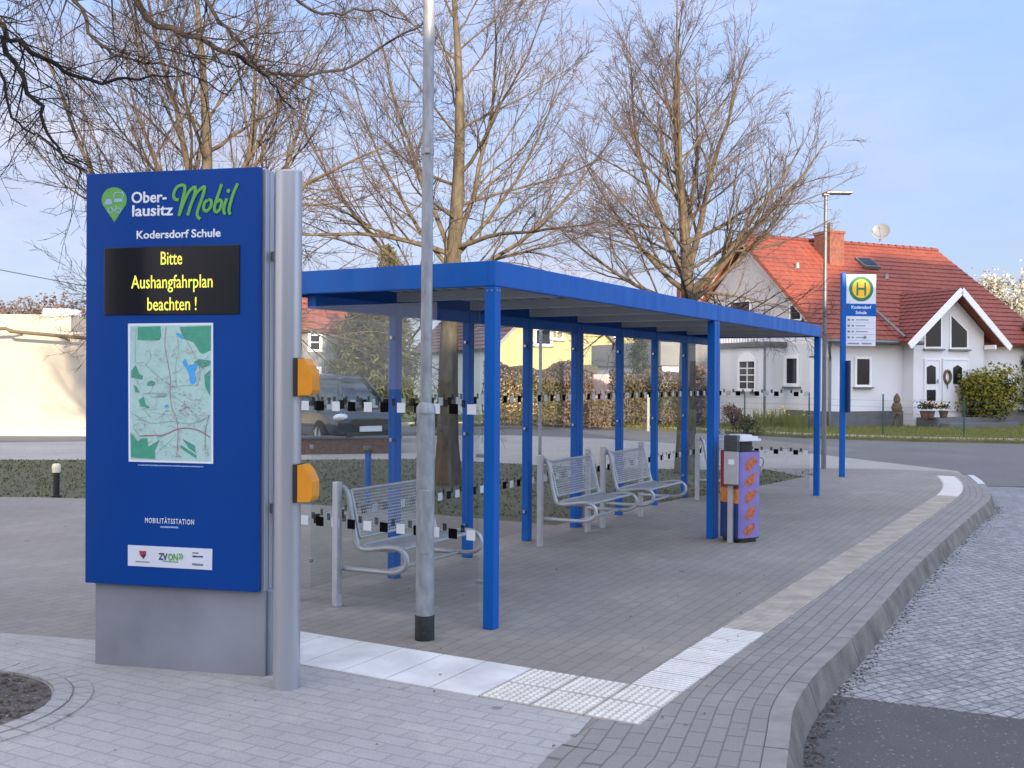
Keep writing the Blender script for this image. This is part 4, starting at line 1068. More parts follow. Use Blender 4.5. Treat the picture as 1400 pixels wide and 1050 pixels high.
# ------------------------------------------------------------------ white house
HC = A(1130, 577, 36.6); HC.z = -.02; HRZ = rad(25)
EAVE = CAMP.z+(518.6-463)*36.6/FPX; HW, HL = 9.0, 10.6
RIDGE = 7.0
wh = thing('white_house', 'white rendered house with orange red tiled roof and gabled porch', 'house', HC, HRZ)
mb = MB()
g = [(0, .55), (HW, .55), (HW, EAVE+.25), (HW/2, RIDGE-.1), (0, EAVE+.25)]
mb.plateyz(g, 0, .3); mb.plateyz(g, HL-.3, HL); mb.box(.3, HL-.3, 0, .3, .55, EAVE+.25); mb.box(.3, HL-.3, HW-.3, HW, .55, EAVE+.25)
mb.build('wall', M['render_white'], wh)
mb = MB(); mb.box(-.03, HL+.03, -.03, HW+.03, -.4, .55); mb.build('plinth', M['plinth_stone'], wh)
def tiled(mb, e0, e1, r1, r0, rows, th=.035):
    e0, e1, r0, r1 = map(Vector, (e0, e1, r0, r1)); n = (e1-e0).cross(r0-e0).normalized()
    if n.z < 0: n = -n
    for k in range(rows):
        t0, t1 = k/rows, (k+1)/rows
        a = e0.lerp(r0, t0)+n*th; b = e1.lerp(r1, t0)+n*th; c = e1.lerp(r1, t1)+n*.004; d = e0.lerp(r0, t1)+n*.004
        mb.quad(a, b, c, d); mb.quad(e0.lerp(r0, t0), e1.lerp(r1, t0), b, a)
    mb.quad(e0-n*.12, r0-n*.12, r1-n*.12, e1-n*.12, 1); mb.quad(e0-n*.12, e0+n*th, r0+n*.004, r0-n*.12, 1); mb.quad(e1-n*.12, r1-n*.12, r1+n*.004, e1+n*th, 1); mb.quad(e0-n*.12, e1-n*.12, e1+n*th, e0+n*th, 1)
ov = .45; sl_ = (RIDGE-EAVE)/(HW/2)
mb = MB(); ez = EAVE-ov*sl_*.6+.22
tiled(mb, (-ov, -ov, ez), (HL+ov, -ov, ez), (HL+ov-1.0, HW/2, RIDGE+.22), (-ov, HW/2, RIDGE+.22), 22)
tiled(mb, (HL+ov, HW+ov, ez), (-ov, HW+ov, ez), (-ov, HW/2, RIDGE+.22), (HL+ov-1.0, HW/2, RIDGE+.22), 22)
mb.quad((HL+ov, -ov, ez), (HL+ov, HW+ov, ez), (HL+ov-1.0, HW/2, RIDGE+.22), (HL+ov-1.0, HW/2, RIDGE+.22))
roof = mb.build('roof', [M['roof_x'], M['roof_edge']], wh)
mb = MB(); 
for k in range(26): 
    x = -ov+k*(HL+2*ov-1.0)/26; mb.tube([(x, HW/2, RIDGE+.25), (x+.40, HW/2, RIDGE+.235)], [.10, .085], 8, 0)
mb.build('ridge_tiles', M['roof_y'], roof)
cp = local_hit(HC, HRZ, 1135, 345, 1, HW/2-.9)
mb = MB(); mb.box(cp.x-.42, cp.x+.30, cp.y-.45, cp.y+.45, RIDGE-.9, RIDGE+.38); mb.box(cp.x-.46, cp.x+.34, cp.y-.49, cp.y+.49, RIDGE+.38, RIDGE+.48); mb.box(cp.x-.1, cp.x+.04, cp.y-.1, cp.y+.1, RIDGE+.48, RIDGE+.85, 1); mb.build('chimney', [M['brick'], M['plinth_stone']], roof)
# verge boards
mb = MB()
for y0, z0, y1, z1_ in ((-ov, ez-.14, HW/2, RIDGE+.06), (HW/2, RIDGE+.06, HW+ov, ez-.14)): mb.bar((-ov+.05, y0, z0), (-ov+.05, y1, z1_), .05, .13, 0)
mb.build('verge_board', M['wood_grey'], wh)
# timber cladding of the upper gable
mb = MB(); q = lambda y, z: (y, z)
mb.plateyz([(HW*.12, EAVE+.55), (HW*.88, EAVE+.55), (HW/2, RIDGE-.30)], -.035, -.002); mb.build('gable_cladding', M['wood_grey'], wh)
mb = MB(); mb.tube([(-ov, -ov-.06, ez-.06), (4.0, -ov-.06, ez-.06)], .07, 8); mb.build('gutter', M['gutter'], wh); mb = MB(); mb.tube([(9.3, -ov-.06, ez-.06), (HL+ov, -ov-.06, ez-.06)], .07, 8); mb.build('gutter', M['gutter'], wh); mb = MB()
mb.tube(smooth_line([(-.3, -ov-.06, ez-.12), (-.25, -ov+.05, ez-.3), (.06, -.09, ez-.65), (.06, -.09, ez-.9)], 3)+[Vector((.06, -.09, .1))], .05, 8); mb.build('downpipe', M['gutter'], wh)
def window(root, rl, rz, axis, val, x0, y0, x1, y1, side=-1, bars=(0, 0), frame_w=.08, sill=True, pane='window_dark', arch=False, trim='render_trim'):
    a = local_hit(rl, rz, x0, y1, axis, val); b = local_hit(rl, rz, x1, y0, axis, val); o = 1-axis
    u0, u1 = sorted((a[o], b[o])); w0, w1 = a.z, b.z
    def bx(mb, p0, p1, q0, q1, d0, d1, mi=0):
        lo, hi = sorted((val+side*d0, val+side*d1))
        if axis == 1: mb.box(p0, p1, lo, hi, q0, q1, mi)
        else: mb.box(lo, hi, p0, p1, q0, q1, mi)
    mb = MB(); f = frame_w
    bx(mb, u0-f, u0, w0-f, w1+f, 0, .06); bx(mb, u1, u1+f, w0-f, w1+f, 0, .06); bx(mb, u0, u1, w0-f, w0, 0, .058); bx(mb, u0, u1, w1, w1+f, 0, .058)
    for k in range(bars[0]): c = u0+(u1-u0)*(k+1)/(bars[0]+1); bx(mb, c-.02, c+.02, w0, w1, .01, .04)
    for k in range(bars[1]): c = w0+(w1-w0)*(k+1)/(bars[1]+1); bx(mb, u0, u1, c-.018, c+.018, .012, .038)
    if arch:
        m = 8; hgt = (u1-u0)*.22
        for k in range(m):
            t0, t1 = k/m, (k+1)/m; p0 = (u0+(u1-u0)*t0, w1+f+hgt*math.sin(PI*t0)); p1 = (u0+(u1-u0)*t1, w1+f+hgt*math.sin(PI*t1))
            bx(mb, p0[0], p1[0], w1+f, max(p0[1], p1[1])+.05, .002, .056)
    w = mb.build('window', M[trim], root)
    mb = MB(); bx(mb, u0, u1, w0, w1, .004, .014); mb.build('pane', M[pane], w)
    if sill: mb = MB(); bx(mb, u0-f-.06, u1+f+.06, w0-f-.05, w0-f-.002, 0, .14); mb.build('sill', M['gutter'], w)
    return w
window(wh, HC, HRZ, 1, 0.0, 1170, 491, 1188, 526)
window(wh, HC, HRZ, 0, 0.0, 1076, 490, 1091, 524, frame_w=.12)
window(wh, HC, HRZ, 0, -.036, 1082, 417, 1096, 437, frame_w=.06)
window(wh, HC, HRZ, 0, -.036, 1000, 412, 1026, 432, frame_w=.08)
# flat roofed bay with arched window and balcony
b0_ = local_hit(HC, HRZ, 1046, 560, 0, -.9); b1_ = local_hit(HC, HRZ, 984, 560, 0, -.9)
ya, yb = b0_.y, b1_.y
zt = local_hit(HC, HRZ, 1046, 474, 0, -.9).z
mb = MB(); mb.box(-.9, -.01, ya, yb, -.3, zt); mb.build('bay_wall', M['render_white'], wh)
mb = MB(); mb.box(-1.05, -.005, ya-.12, yb+.12, zt+.003, zt+.19); br_ = mb.build('bay_roof', M['gutter'], wh)
mb = MB()
nb = 16
for k in range(nb+1): y = ya+(yb-ya)*k/nb; mb.box(-.96, -.91, y-.03, y+.03, zt+.2, zt+.98)
mb.box(-.98, -.89, ya-.04, yb+.04, zt+.98, zt+1.05); mb.build('balcony_railing', M['render_trim'], br_)
window(wh, HC, HRZ, 0, -.9, 1012, 494, 1033, 531, bars=(1, 3), arch=True, frame_w=.10)
mb = MB(); mb.tube([(-.98, ya-.06, zt), (-.98, ya-.06, -.1)], .045, 8); mb.build('downpipe', M['gutter'], wh)
# porch gable
px0 = local_hit(HC, HRZ, 1249, 500, 1, -.5).x; px1 = local_hit(HC, HRZ, 1345, 500, 1, -.5).x; pe = local_hit(HC, HRZ, 1381, 470, 1, -1.0).x; ps = local_hit(HC, HRZ, 1243, 467, 1, -1.0).x
ax = local_hit(HC, HRZ, 1314, 392, 1, -1.0); PZ = ax.z; PXA = (ps+pe)/2; PE = local_hit(HC, HRZ, 1243, 467, 1, -1.0).z
def pz(x, off=0): return PZ-(PZ-PE)*abs(x-PXA)/((pe-ps)/2)+off
mb = MB(); mb.platexz([(px0, -.1), (px1, -.1), (px1, pz(px1, -.2)), (PXA, PZ-.2), (px0, pz(px0, -.2))], -.5, -.002); mb.build('porch_wall', M['render_white'], wh)
mb = MB(); yb_ = 4.2
tiled(mb, (ps, -1.0, PE), (ps, yb_, PE), (PXA, yb_, PZ), (PXA, -1.0, PZ), 14); tiled(mb, (pe, yb_, PE), (pe, -1.0, PE), (PXA, -1.0, PZ), (PXA, yb_, PZ), 14)
pr = mb.build('porch_roof', [M['roof_y'], M['roof_edge']], wh)
mb = MB(); mb.bar((ps, -1.03, PE-.16), (PXA, -1.03, PZ-.14), .05, .24); mb.bar((PXA, -1.03, PZ-.14), (pe, -1.03, PE-.16), .05, .24)
mb.bar((px1, -.55, pz(px1, -.75)), (pe-.75, -1.0, pz(px1, -.75)), .09, .16); mb.build('verge_board', M['render_trim'], pr)
def poly_window(pts, name='window'):
    q = [local_hit(HC, HRZ, x, y, 1, -.5) for x, y in pts]; q = [(v.x, v.z) for v in q]
    c = (sum(a for a, _ in q)/len(q), sum(b for _, b in q)/len(q))
    big = [(c[0]+(a-c[0])*1.22, c[1]+(b-c[1])*1.14) for a, b in q]
    mb = MB(); mb.platexz(big, -.53, -.501); w = mb.build(name, M['render_trim'], wh)
    mb = MB(); mb.platexz(q, -.537, -.531); mb.build('pane', M['window_dark'], w)
    mb = MB(); mb.box(min(a for a, _ in big)-.05, max(a for a, _ in big)+.05, -.62, -.53, min(b for _, b in big)-.06, min(b for _, b in big)-.002); mb.build('sill', M['gutter'], w)
    return w
poly_window([(1265, 474), (1285.5, 474), (1285.5, 430), (1265, 447)]); poly_window([(1300, 475), (1321, 475), (1321, 453), (1300, 432)])
def door(x0, y0, x1, y1, panes, label=None):
    a = local_hit(HC, HRZ, x0, y1, 1, -.5); b = local_hit(HC, HRZ, x1, y0, 1, -.5)
    mb = MB(); mb.box(a.x, b.x, -.54, -.501, a.z, b.z); mb.box(a.x-.06, a.x, -.56, -.501, a.z, b.z+.06); mb.box(b.x, b.x+.06, -.56, -.501, a.z, b.z+.06); mb.box(a.x, b.x, -.56, -.501, b.z, b.z+.06)
    d = mb.build('door', M['door_white'], wh)
    for pts in panes:
        q = [local_hit(HC, HRZ, x, y, 1, -.54) for x, y in pts]; mb = MB(); mb.platexz([(v.x, v.z) for v in q], -.555, -.541); mb.build('pane', M['window_dark'], d)
    mb = MB(); mb.tube([(b.x-.12, -.60, a.z+1.0), (b.x-.12, -.60, a.z+1.16)], .02, 6); mb.tube([(b.x-.12, -.54, a.z+1.08), (b.x-.12, -.60, a.z+1.08)], .015, 6); mb.build('handle', M['steel'], d)
    return d
door(1264, 493, 1283, 562, [[(1267, 525), (1279, 525), (1279, 502), (1273, 499), (1267, 502)], [(1267, 548), (1279, 548), (1279, 533), (1267, 533)]])
door(1289, 493, 1322, 562, [[(1303, 525), (1315, 525), (1315, 503), (1309, 499), (1303, 503)]])
st0 = local_hit(HC, HRZ, 1253, 570, 1, -.5).x
mb = MB(); mb.box(px0+.15, px1+.3, -1.5, -.503, -.3, .33); mb.box(px0+.25, px1+.2, -1.9, -1.503, -.3, .16); mb.build('porch_steps', M['plinth_stone'], wh, .01)
# skylight, vents
sk = local_hit(HC, HRZ, 1186, 353, 1, 3.3)
mb = MB(); n_ = Vector((0, -sl_, 1)).normalized()
def on_roof(x, y): return Vector((x, y, RIDGE+.22-(HW/2-y)*(RIDGE+.22-ez)/(HW/2+ov)))
c = on_roof(sk.x, 3.3); mb.bar(c+Vector((-.4, 0, .10)), c+Vector((.4, 0, .10)), .7, .12, 0, (0, -.7, 1)); mb.bar(c+Vector((-.32, -.02, .165)), c+Vector((.32, -.02, .165)), .55, .03, 1, (0, -.7, 1)); mb.build('skylight', [M['gutter'], M['window_dark']], roof)
for x_px, y_px, yy in ((1212, 371, 2.6), (1090, 365, 2.9)):
    v = local_hit(HC, HRZ, x_px, y_px, 1, yy); c = on_roof(v.x, yy); mb = MB(); mb.tube([c, c+Vector((0, 0, .22))], [.09, .07], 10); mb.build('roof_vent', M['antenna'], roof)
# lightning conductor cable down the valley
v0 = local_hit(HC, HRZ, 1228, 395, 1, 1.0)
mb = MB(); mb.tube([(ps+.1, -.7, on_roof(0, -.4).z+.1), (ps+.1, 1.2, on_roof(0, 1.2).z+.12)], .05, 8); mb.build('valley_gutter', M['gutter'], roof)
# dish
dp = local_hit(HC, HRZ, 1203, 318, 1, HW/2+.2)
dish = thing('satellite_dish', 'round satellite dish on a mast above the ridge of the white house', 'satellite dish', HC+Matrix.Rotation(HRZ, 3, 'Z') @ Vector((dp.x, HW/2+.2, RIDGE+.1)), HRZ)
zc_ = dp.z-(RIDGE+.1)
mb = MB(); mb.tube([(0, 0, 0), (0, 0, zc_)], .03, 8); mb.build('mast', M['galv'], dish)
mb = MB(); dn = Vector((-.75, -.55, .35)).normalized(); a_, b_ = frame(dn); rings = []; vs = []; fs = []
for i in range(6):
    rr = .37*i/5; dep = .10*(i/5)**2
    for j in range(24): t = 2*PI*j/24; p = Vector((0, -.08, zc_))+dn*dep+(a_*math.cos(t)+b_*math.sin(t))*rr; vs.append(tuple(p))
for i in range(5):
    for j in range(24): fs.append((i*24+j, i*24+(j+1) % 24, (i+1)*24+(j+1) % 24, (i+1)*24+j))
mb.add(vs, fs, 0, True); mb.build('reflector', M['antenna'], dish)
mb = MB(); tip = Vector((0, -.08, zc_))+dn*.45; mb.tube([Vector((0, -.08, zc_-.38)), tip-Vector((0, 0, .06))], .014, 6); mb.ball(tip, .05, .05, .06, 8); mb.build('receiver_arm', M['antenna'], dish)
def hw(x, y, z): return HC+Matrix.Rotation(HRZ, 3, 'Z') @ Vector((x, y, z))
# wreath hangs on the door
v = local_hit(HC, HRZ, 1295.5, 515, 1, -.58)
mb = MB(); mb.tube([(v.x+.16*math.cos(t*PI/10), -.58, v.z+.22*math.sin(t*PI/10)) for t in range(21)], .05, 8); mb.tube([(v.x, -.57, v.z-.2), (v.x+.02, -.57, v.z-.45)], [.03, .01], 6)
w_ = mb.build('door_wreath', M['wreath']); w_.location = HC; w_.rotation_euler = (0, 0, HRZ); tag(w_, 'dark twig wreath hanging on the white front door', 'wreath')
# pots and a garden figure
rng = random.Random(12)
def flower_pot(x_px, y_px, yy, label, cm_, n=40, grp='flower pots by the porch'):
    v = local_hit(HC, HRZ, x_px, y_px, 1, yy); zb = .33 if yy > -1.5 else .0
    r = thing('flower_pot', label, 'flower pot', hw(v.x, yy, zb), 0, grp)
    mb = MB(); mb.tube([(0, 0, 0), (0, 0, .22), (0, 0, .26)], [.11, .16, .17], 12); mb.build('pot', M['terracotta'], r)
    mb = MB()
    for k in range(n*3): mb.leaf((rng.gauss(0, .13), rng.gauss(0, .13), .33+abs(rng.gauss(0, .12))), .09, rng, 0)
    for k in range(n): mb.leaf((rng.gauss(0, .14), rng.gauss(0, .14), .42+abs(rng.gauss(0, .08))), .07, rng, 1)
    mb.build('flowers', [M['shrub_d'], M[cm_]], r)
flower_pot(1264, 560, -1.2, 'flower pot with a dark leafy plant at the porch edge', 'shrub_d'); flower_pot(1272, 558, -1.3, 'flower pot with orange red blooms on the porch step', 'petal_red'); flower_pot(1290, 560, -1.3, 'flower pot with pale yellow blooms below the wreath', 'petal'); 
gp = local_hit(HC, HRZ, 1226, 570, 1, -.6)
gf = thing('garden_figure', 'small dark garden figure on a stand against the white house wall', 'garden figure', hw(gp.x, -.6, -.02))
mb = MB()
for a in range(3): mb.tube([(0, 0, .55), (.2*math.cos(a*2.09), .2*math.sin(a*2.09), 0)], .02, 6)
mb.tube([(0, 0, .5), (0, 0, .56)], .2, 12); mb.build('stand', M['wreath'], gf)
mb = MB(); mb.tube([(0, 0, .56), (0, 0, .7), (0, 0, .88)], [.14, .2, .13], 12); mb.ball((0, 0, .98), .13, .13, .14, 10); mb.tube([(0, 0, 1.06), (0, 0, 1.22)], [.12, .02], 10, 1); mb.build('figure', [M['wreath'], M['terracotta']], gf)

# ------------------------------------------------------------------ plants by the house
def cloud(mb, rng, c, r, n, sz, mi, hollow=.35):
    for k in range(n):
        d = Vector((rng.gauss(0, 1), rng.gauss(0, 1), rng.gauss(0, 1))).normalized(); q = hollow+(1-hollow)*rng.random()**.6
        mb.leaf((c[0]+d.x*r[0]*q, c[1]+d.y*r[1]*q, c[2]+d.z*r[2]*q), sz, rng, mi)
def shrub(name, label, base, r, h, n, mats, sz, seed, cat='shrub', lobes=9, group=None, up=.55):
    rng = random.Random(seed); root = thing(name, label, cat, base, 0, group)
    sm = MB()
    for k in range(6): a = k*1.05; sm.tube([(0, 0, 0), (math.cos(a)*r*.3, math.sin(a)*r*.3, h*.4), (math.cos(a)*r*.6, math.sin(a)*r*.6, h*.75)], [.035, .025, .01], 5)
    sm.build('stem', M['bark_dark'], root)
    mb = MB()
    for k in range(lobes):
        a = rng.random()*6.28; q = r*.62*math.sqrt(rng.random()); z = h*rng.uniform(.25, .80)
        lr = r*rng.uniform(.28, .46)*(1.15-.35*z/h)
        c = (q*math.cos(a), q*math.sin(a), z)
        for j in range(n//lobes):
            d = Vector((rng.gauss(0, 1), rng.gauss(0, 1), rng.gauss(0, 1))).normalized(); w = .35+.75*rng.random()**.7
            p = (c[0]+d.x*lr*w, c[1]+d.y*lr*w, max(.03, c[2]+d.z*lr*w*1.1))
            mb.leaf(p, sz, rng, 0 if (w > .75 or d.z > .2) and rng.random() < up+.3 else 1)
    mb.build('foliage', [M[x] for x in mats], root); return root
b_ = P(1340, 581); b_.z = -.06
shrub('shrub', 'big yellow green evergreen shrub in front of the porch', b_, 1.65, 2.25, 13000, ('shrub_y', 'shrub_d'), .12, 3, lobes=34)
b_ = P(1315, 578); b_.z = -.06
shrub('dark_shrub', 'low dark green conifer bush beside the yellow green shrub', b_+Vector((0, .4, 0)), .55, 1.2, 2500, ('shrub_d', 'shrub_d'), .09, 4, lobes=8)
b_ = P(1003, 583); b_.z = -.06
shrub('russet_shrub', 'small russet bare shrub at the bay corner of the white house', b_, .55, .95, 1200, ('hedge_p', 'hedge_b'), .07, 6, lobes=8)
b_ = P(1015, 590, 0); b_.z = -.06
shrub('olive_shrub', 'low olive green bush below the arched window', b_+Vector((.2, .3, 0)), .5, .6, 900, ('hedge_g', 'shrub_d'), .07, 7, lobes=7)
rng = random.Random(31)
for k, (x, y) in enumerate(((1035, 582), (1043, 583), (1052, 582), (1060, 583), (1068, 582), (1076, 583), (1085, 584), (1095, 583))):
    b_ = P(x, y); b_.z = -.06
    r = thing('daffodil_clump', 'clump of green daffodils with pale yellow flowers below the white house wall', 'flowers', b_, 0, 'daffodil clumps in the house border')
    mb = MB()
    for j in range(55):
        a = rng.random()*6.28; q = .28*rng.random(); h = rng.uniform(.3, .75); p = Vector((q*math.cos(a), q*math.sin(a), 0)); w = .02
        mb.add([tuple(p-Vector((w, 0, 0))), tuple(p+Vector((w, 0, 0))), tuple(p*1.5+Vector((rng.gauss(0, .06), 0, h)))], [(0, 1, 2)], 0)
    for j in range(5 if 2 < k < 6 else 2):
        p = Vector((rng.gauss(0, .2), rng.gauss(0, .15), rng.uniform(.45, .75)))
        for _ in range(5): mb.leaf(p, .09, rng, 1)
    mb.build('foliage', [M['blade_sunny'], M['petal']], r)
# wire fence along the verge
fp = [P(x, y, -.06) for x, y in ((960, 582), (1018, 584), (1038, 579), (1108, 587), (1207, 599), (1212, 583), (1318, 599), (1420, 590))]
fl = thing('wire_fence', 'low green wire mesh fence on posts around the white house garden', 'fence', (0, 0, 0))
line = [P(960, 583, -.06), P(1018, 585, -.06), P(1106, 589, -.06), P(1207, 596, -.06), P(1318, 600, -.06), P(1430, 602, -.06)]
for p in line: mb = MB(); mb.tube([p, p+Vector((0, 0, 1.28))], .024, 8); mb.build('fence_post', M['fence_green'], fl)
mb = MB()
for k in range(6):
    z = .08+k*.2
    for a, b in zip(line, line[1:]): mb.tube([a+Vector((0, 0, z)), b+Vector((0, 0, z))], .0035, 3, 0, False)
mb.build('wire', M['wire'], fl)
# hedges
def hedge(name, label, x0, x1, yb, h, d, mats, n, sz, seed, Y=None, lump=.12):
    rng = random.Random(seed); a = P(x0, yb, -.06); b = P(x1, yb, -.06)
    if Y: a = A(x0, yb, Y); b = A(x1, yb, Y); a.z = b.z = -.06
    root = thing(name, label, 'hedge', a, math.atan2(b.y-a.y, b.x-a.x)); W_ = (b-a).length
    sm = MB()
    for k in range(int(W_/.22)):
        x = rng.random()*W_; y = d*rng.random(); sm.tube([(x, y, 0), (x+rng.gauss(0, .1), y+rng.gauss(0, .1), h*.5), (x+rng.gauss(0, .22), y+rng.gauss(0, .15), h*rng.uniform(.85, 1.05))], [.02, .013, .005], 3, 0, False)
    sm.build('stem', M['twig'], root)
    mb = MB()
    for k in range(n):
        x = rng.random()*W_; q = rng.random(); top = h*(1+lump*math.sin(x*2.1+seed)*.5+lump*math.sin(x*5.3)*.3)
        z = top*(1-rng.random()**1.3*.97); y = (rng.random()**1.6)*d*(.85+.3*math.sin(x*3.3+z*2))
        mb.leaf((x, y, z), sz, rng, 0 if math.sin(x*1.7+seed)+math.sin(z*4+x*3)+rng.gauss(0, 1.2) > -.3 else 1)
    mb.build('foliage', [M[m_] for m_ in mats], root); return root
hedge('beech_hedge', 'brown leafed hedge in front of the yellow house', 662, 782, 583, 2.15, .8, ('hedge_b', 'hedge_g'), 9000, .11, 1)
hedge('beech_hedge', 'russet bare hedge around the pink garden gate', 772, 812, 584, 2.15, .8, ('hedge_p', 'hedge_b'), 4200, .10, 2)
hedge('beech_hedge', 'low russet hedge below the pink garden gate', 806, 836, 585, .95, .6, ('hedge_p', 'hedge_b'), 2000, .09, 5)
hedge('beech_hedge', 'olive and grey hedge with a conifer top between glass posts', 836, 906, 584, 2.0, .8, ('hedge_g', 'hedge_b'), 5200, .11, 3)
hedge('beech_hedge', 'pinkish hedge ending beside the white house', 905, 968, 586, 2.0, .8, ('hedge_p', 'hedge_g'), 5000, .10, 4)
ga = P(806, 581, -.06)+Vector((0, .7, 0)); gw = .95
gt = thing('garden_gate', 'pale pink boarded garden gate with post between the russet hedges', 'gate', ga)
mb = MB()
for k in range(7): mb.box(k*.135, k*.135+.125, 0, .04, .12, 1.85)
mb.build('boards', mat('gate_pink', (.50, .34, .32), .8, 0, .12, 4), gt); mb = MB(); mb.box(-.1, -.01, -.02, .07, 0, 1.95); mb.box(.955, 1.04, -.02, .07, 0, 1.95); mb.build('gate_post', M['wood_grey'], gt)
wp = P(886, 590, -.06)
wpt = thing('white_marker_post', 'thin white marker post in front of the olive hedge', 'post', wp); mb = MB(); mb.box(-.045, .045, -.045, .045, 0, 1.15); mb.build('post_body', M['antenna'], wpt, .01); mb = MB(); mb.box(-.05, .05, -.05, .05, 1.15, 1.19); mb.build('post_cap', M['gutter'], wpt)

# ------------------------------------------------------------------ houses behind the glass
def gable_house(name, label, base, rz, w, d, eave, ridge, wall, roofm, wins=(), plinth=True, ovh=.3, wall2=None, chim=True):
    r = thing(name, label, 'house', base, rz)
    mb = MB(); mb.platexz([(0, -.3), (w, -.3), (w, eave), (w/2, ridge), (0, eave)], 0, .25)
    mb.box(0, .25, .25, d, -.3, eave, 1); mb.box(w-.25, w, .25, d, -.3, eave, 1); mb.box(.25, w-.25, d-.25, d, -.3, eave, 1); mb.build('wall', [M[wall], M[wall2 or wall]], r)
    s = (ridge-eave)/(w/2); mb = MB()
    tiled(mb, (-ovh, -ovh, eave-ovh*s+.12), (-ovh, d, eave-ovh*s+.12), (w/2, d, ridge+.12), (w/2, -ovh, ridge+.12), 16); tiled(mb, (w+ovh, d, eave-ovh*s+.12), (w+ovh, -ovh, eave-ovh*s+.12), (w/2, -ovh, ridge+.12), (w/2, d, ridge+.12), 16)
    rf_ = mb.build('roof', [M[roofm], M['roof_edge' if roofm != 'roof_maroon' else 'gutter']], r)
    if chim: mb = MB(); mb.box(w/2-.9, w/2-.3, d*.4, d*.4+.6, ridge-.6, ridge+.8); mb.build('chimney', M['brick'], rf_)
    for a in wins: window(r, base, rz, *a)
    return r
yb0 = A(681, 560, 48.5); yb0.z = -.05; yrz = rad(20)
gable_house('yellow_house', 'yellow gabled house with dark maroon roof behind the brown hedge', yb0, yrz, 6.0, 15.5, 3.25, 6.25, 'render_yellow', 'roof_maroon',
            [(1, 0.0, 754, 440, 768, 462, -1, (1, 0), .10, True, 'curtain'), (1, 0.0, 733, 432, 752, 470, -1, (0, 1), .10, True)], wall2='render_pale')
gb = A(542, 560, 40); gb.z = -.05; grz = rad(96)
gh = gable_house('grey_house', 'grey rendered house with old red roof behind the parked car', gb, grz, 7.0, 8.5, 3.55, 5.9, 'render_grey', 'roof_red',
                 [(0, 0.0, 425, 459, 437, 477, -1, (0, 1), .10, False), (0, 0.0, 427, 505, 436, 519, -1, (0, 0), .10, False), (0, 0.0, 470, 470, 482, 486, -1, (0, 1), .10, False)], chim=False)
ob = A(812, 560, 62); ob.z = -.05
gable_house('olive_house', 'distant olive yellow gabled house seen between the shelter posts', ob, rad(20), 6, 9, 3.6, 6.9, 'render_yellow', 'roof_red', [(1, 0.0, 839, 462, 846, 476, -1, (0, 0), .1, True)])
db = A(905, 560, 58); db.z = -.05
gable_house('dark_barn', 'dark grey gabled barn behind the pinkish hedge', db, rad(14), 7, 9, 3.2, 6.3, 'render_grey', 'roof_maroon')
gr_ = A(952, 560, 41); gr_.z = -.05
ga_ = thing('garage', 'small grey garage with dark upper band beside the white house', 'garage', gr_, rad(25))
mb = MB(); mb.box(-1.6, 2.2, 0, 5, -.3, 2.2); mb.build('wall', M['render_white'], ga_); mb = MB(); mb.box(-1.8, 2.4, -.2, 5.2, 2.201, 3.1); mb.build('roof', M['render_grey'], ga_); mb = MB(); mb.box(-1.2, 1.6, -.05, -.002, -.05, 1.95); mb.build('door', M['gutter'], ga_)
# conifer by the grey house
def conifer(name, label, base, h, r, n, mats, seed, group=None):
    rng = random.Random(seed); root = thing(name, label, 'tree', base, 0, group)
    tm = MB(); tm.tube([(0, 0, 0), (.03, 0, h*.5), (0, 0, h)], [.16, .09, .015], 8); tm.build('trunk', M['bark'], root)
    mb = MB(); k = 0
    while k < n:
        z = h*(.14+.86*rng.random()); rr = r*(1-z/h)**.75*(.75+.4*rng.random())+.08
        a = rng.random()*6.28
        L0 = rr*rng.uniform(.85, 1.1); droop = rng.uniform(-.25, .15)
        m_ = int(10+L0*16)
        base_p = Vector((0, 0, z)); dr = Vector((math.cos(a), math.sin(a), droop))
        for j in range(m_):
            t = .25+.75*j/m_; p = base_p+dr*(L0*t)+Vector((rng.gauss(0, .06), rng.gauss(0, .06), rng.gauss(0, .06)+.16*t*t))
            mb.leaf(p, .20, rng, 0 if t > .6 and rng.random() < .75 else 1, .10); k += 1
    mb.build('crown', [M[x] for x in mats], root); return root
cb = A(502, 560, 27.5); cb.z = -.05
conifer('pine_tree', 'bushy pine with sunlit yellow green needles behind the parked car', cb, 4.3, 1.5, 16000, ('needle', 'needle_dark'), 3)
cb = A(529, 560, 31.5); cb.z = -.05
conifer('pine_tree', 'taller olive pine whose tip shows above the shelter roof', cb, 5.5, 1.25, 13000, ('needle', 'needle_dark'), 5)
cb = A(592, 560, 33); cb.z = -.05
shrub('garden_bush', 'dark bush in front of the pale wall behind the lamp post', cb, .8, 1.0, 1200, ('shrub_d', 'shrub_d'), .12, 9)
cb = A(874, 560, 40); cb.z = -.05
conifer('small_conifer', 'small dark conifer rising behind the olive hedge', cb, 3.6, .7, 4000, ('needle_dark', 'needle_dark'), 8)
cb = A(1395, 560, 41); cb.z = -.05
conifer('dark_conifer', 'dark conifer at the end wall of the white house', cb+Vector((.5, 0, 0)), 4.3, 1.2, 9000, ('shrub_d', 'needle_dark'), 13)
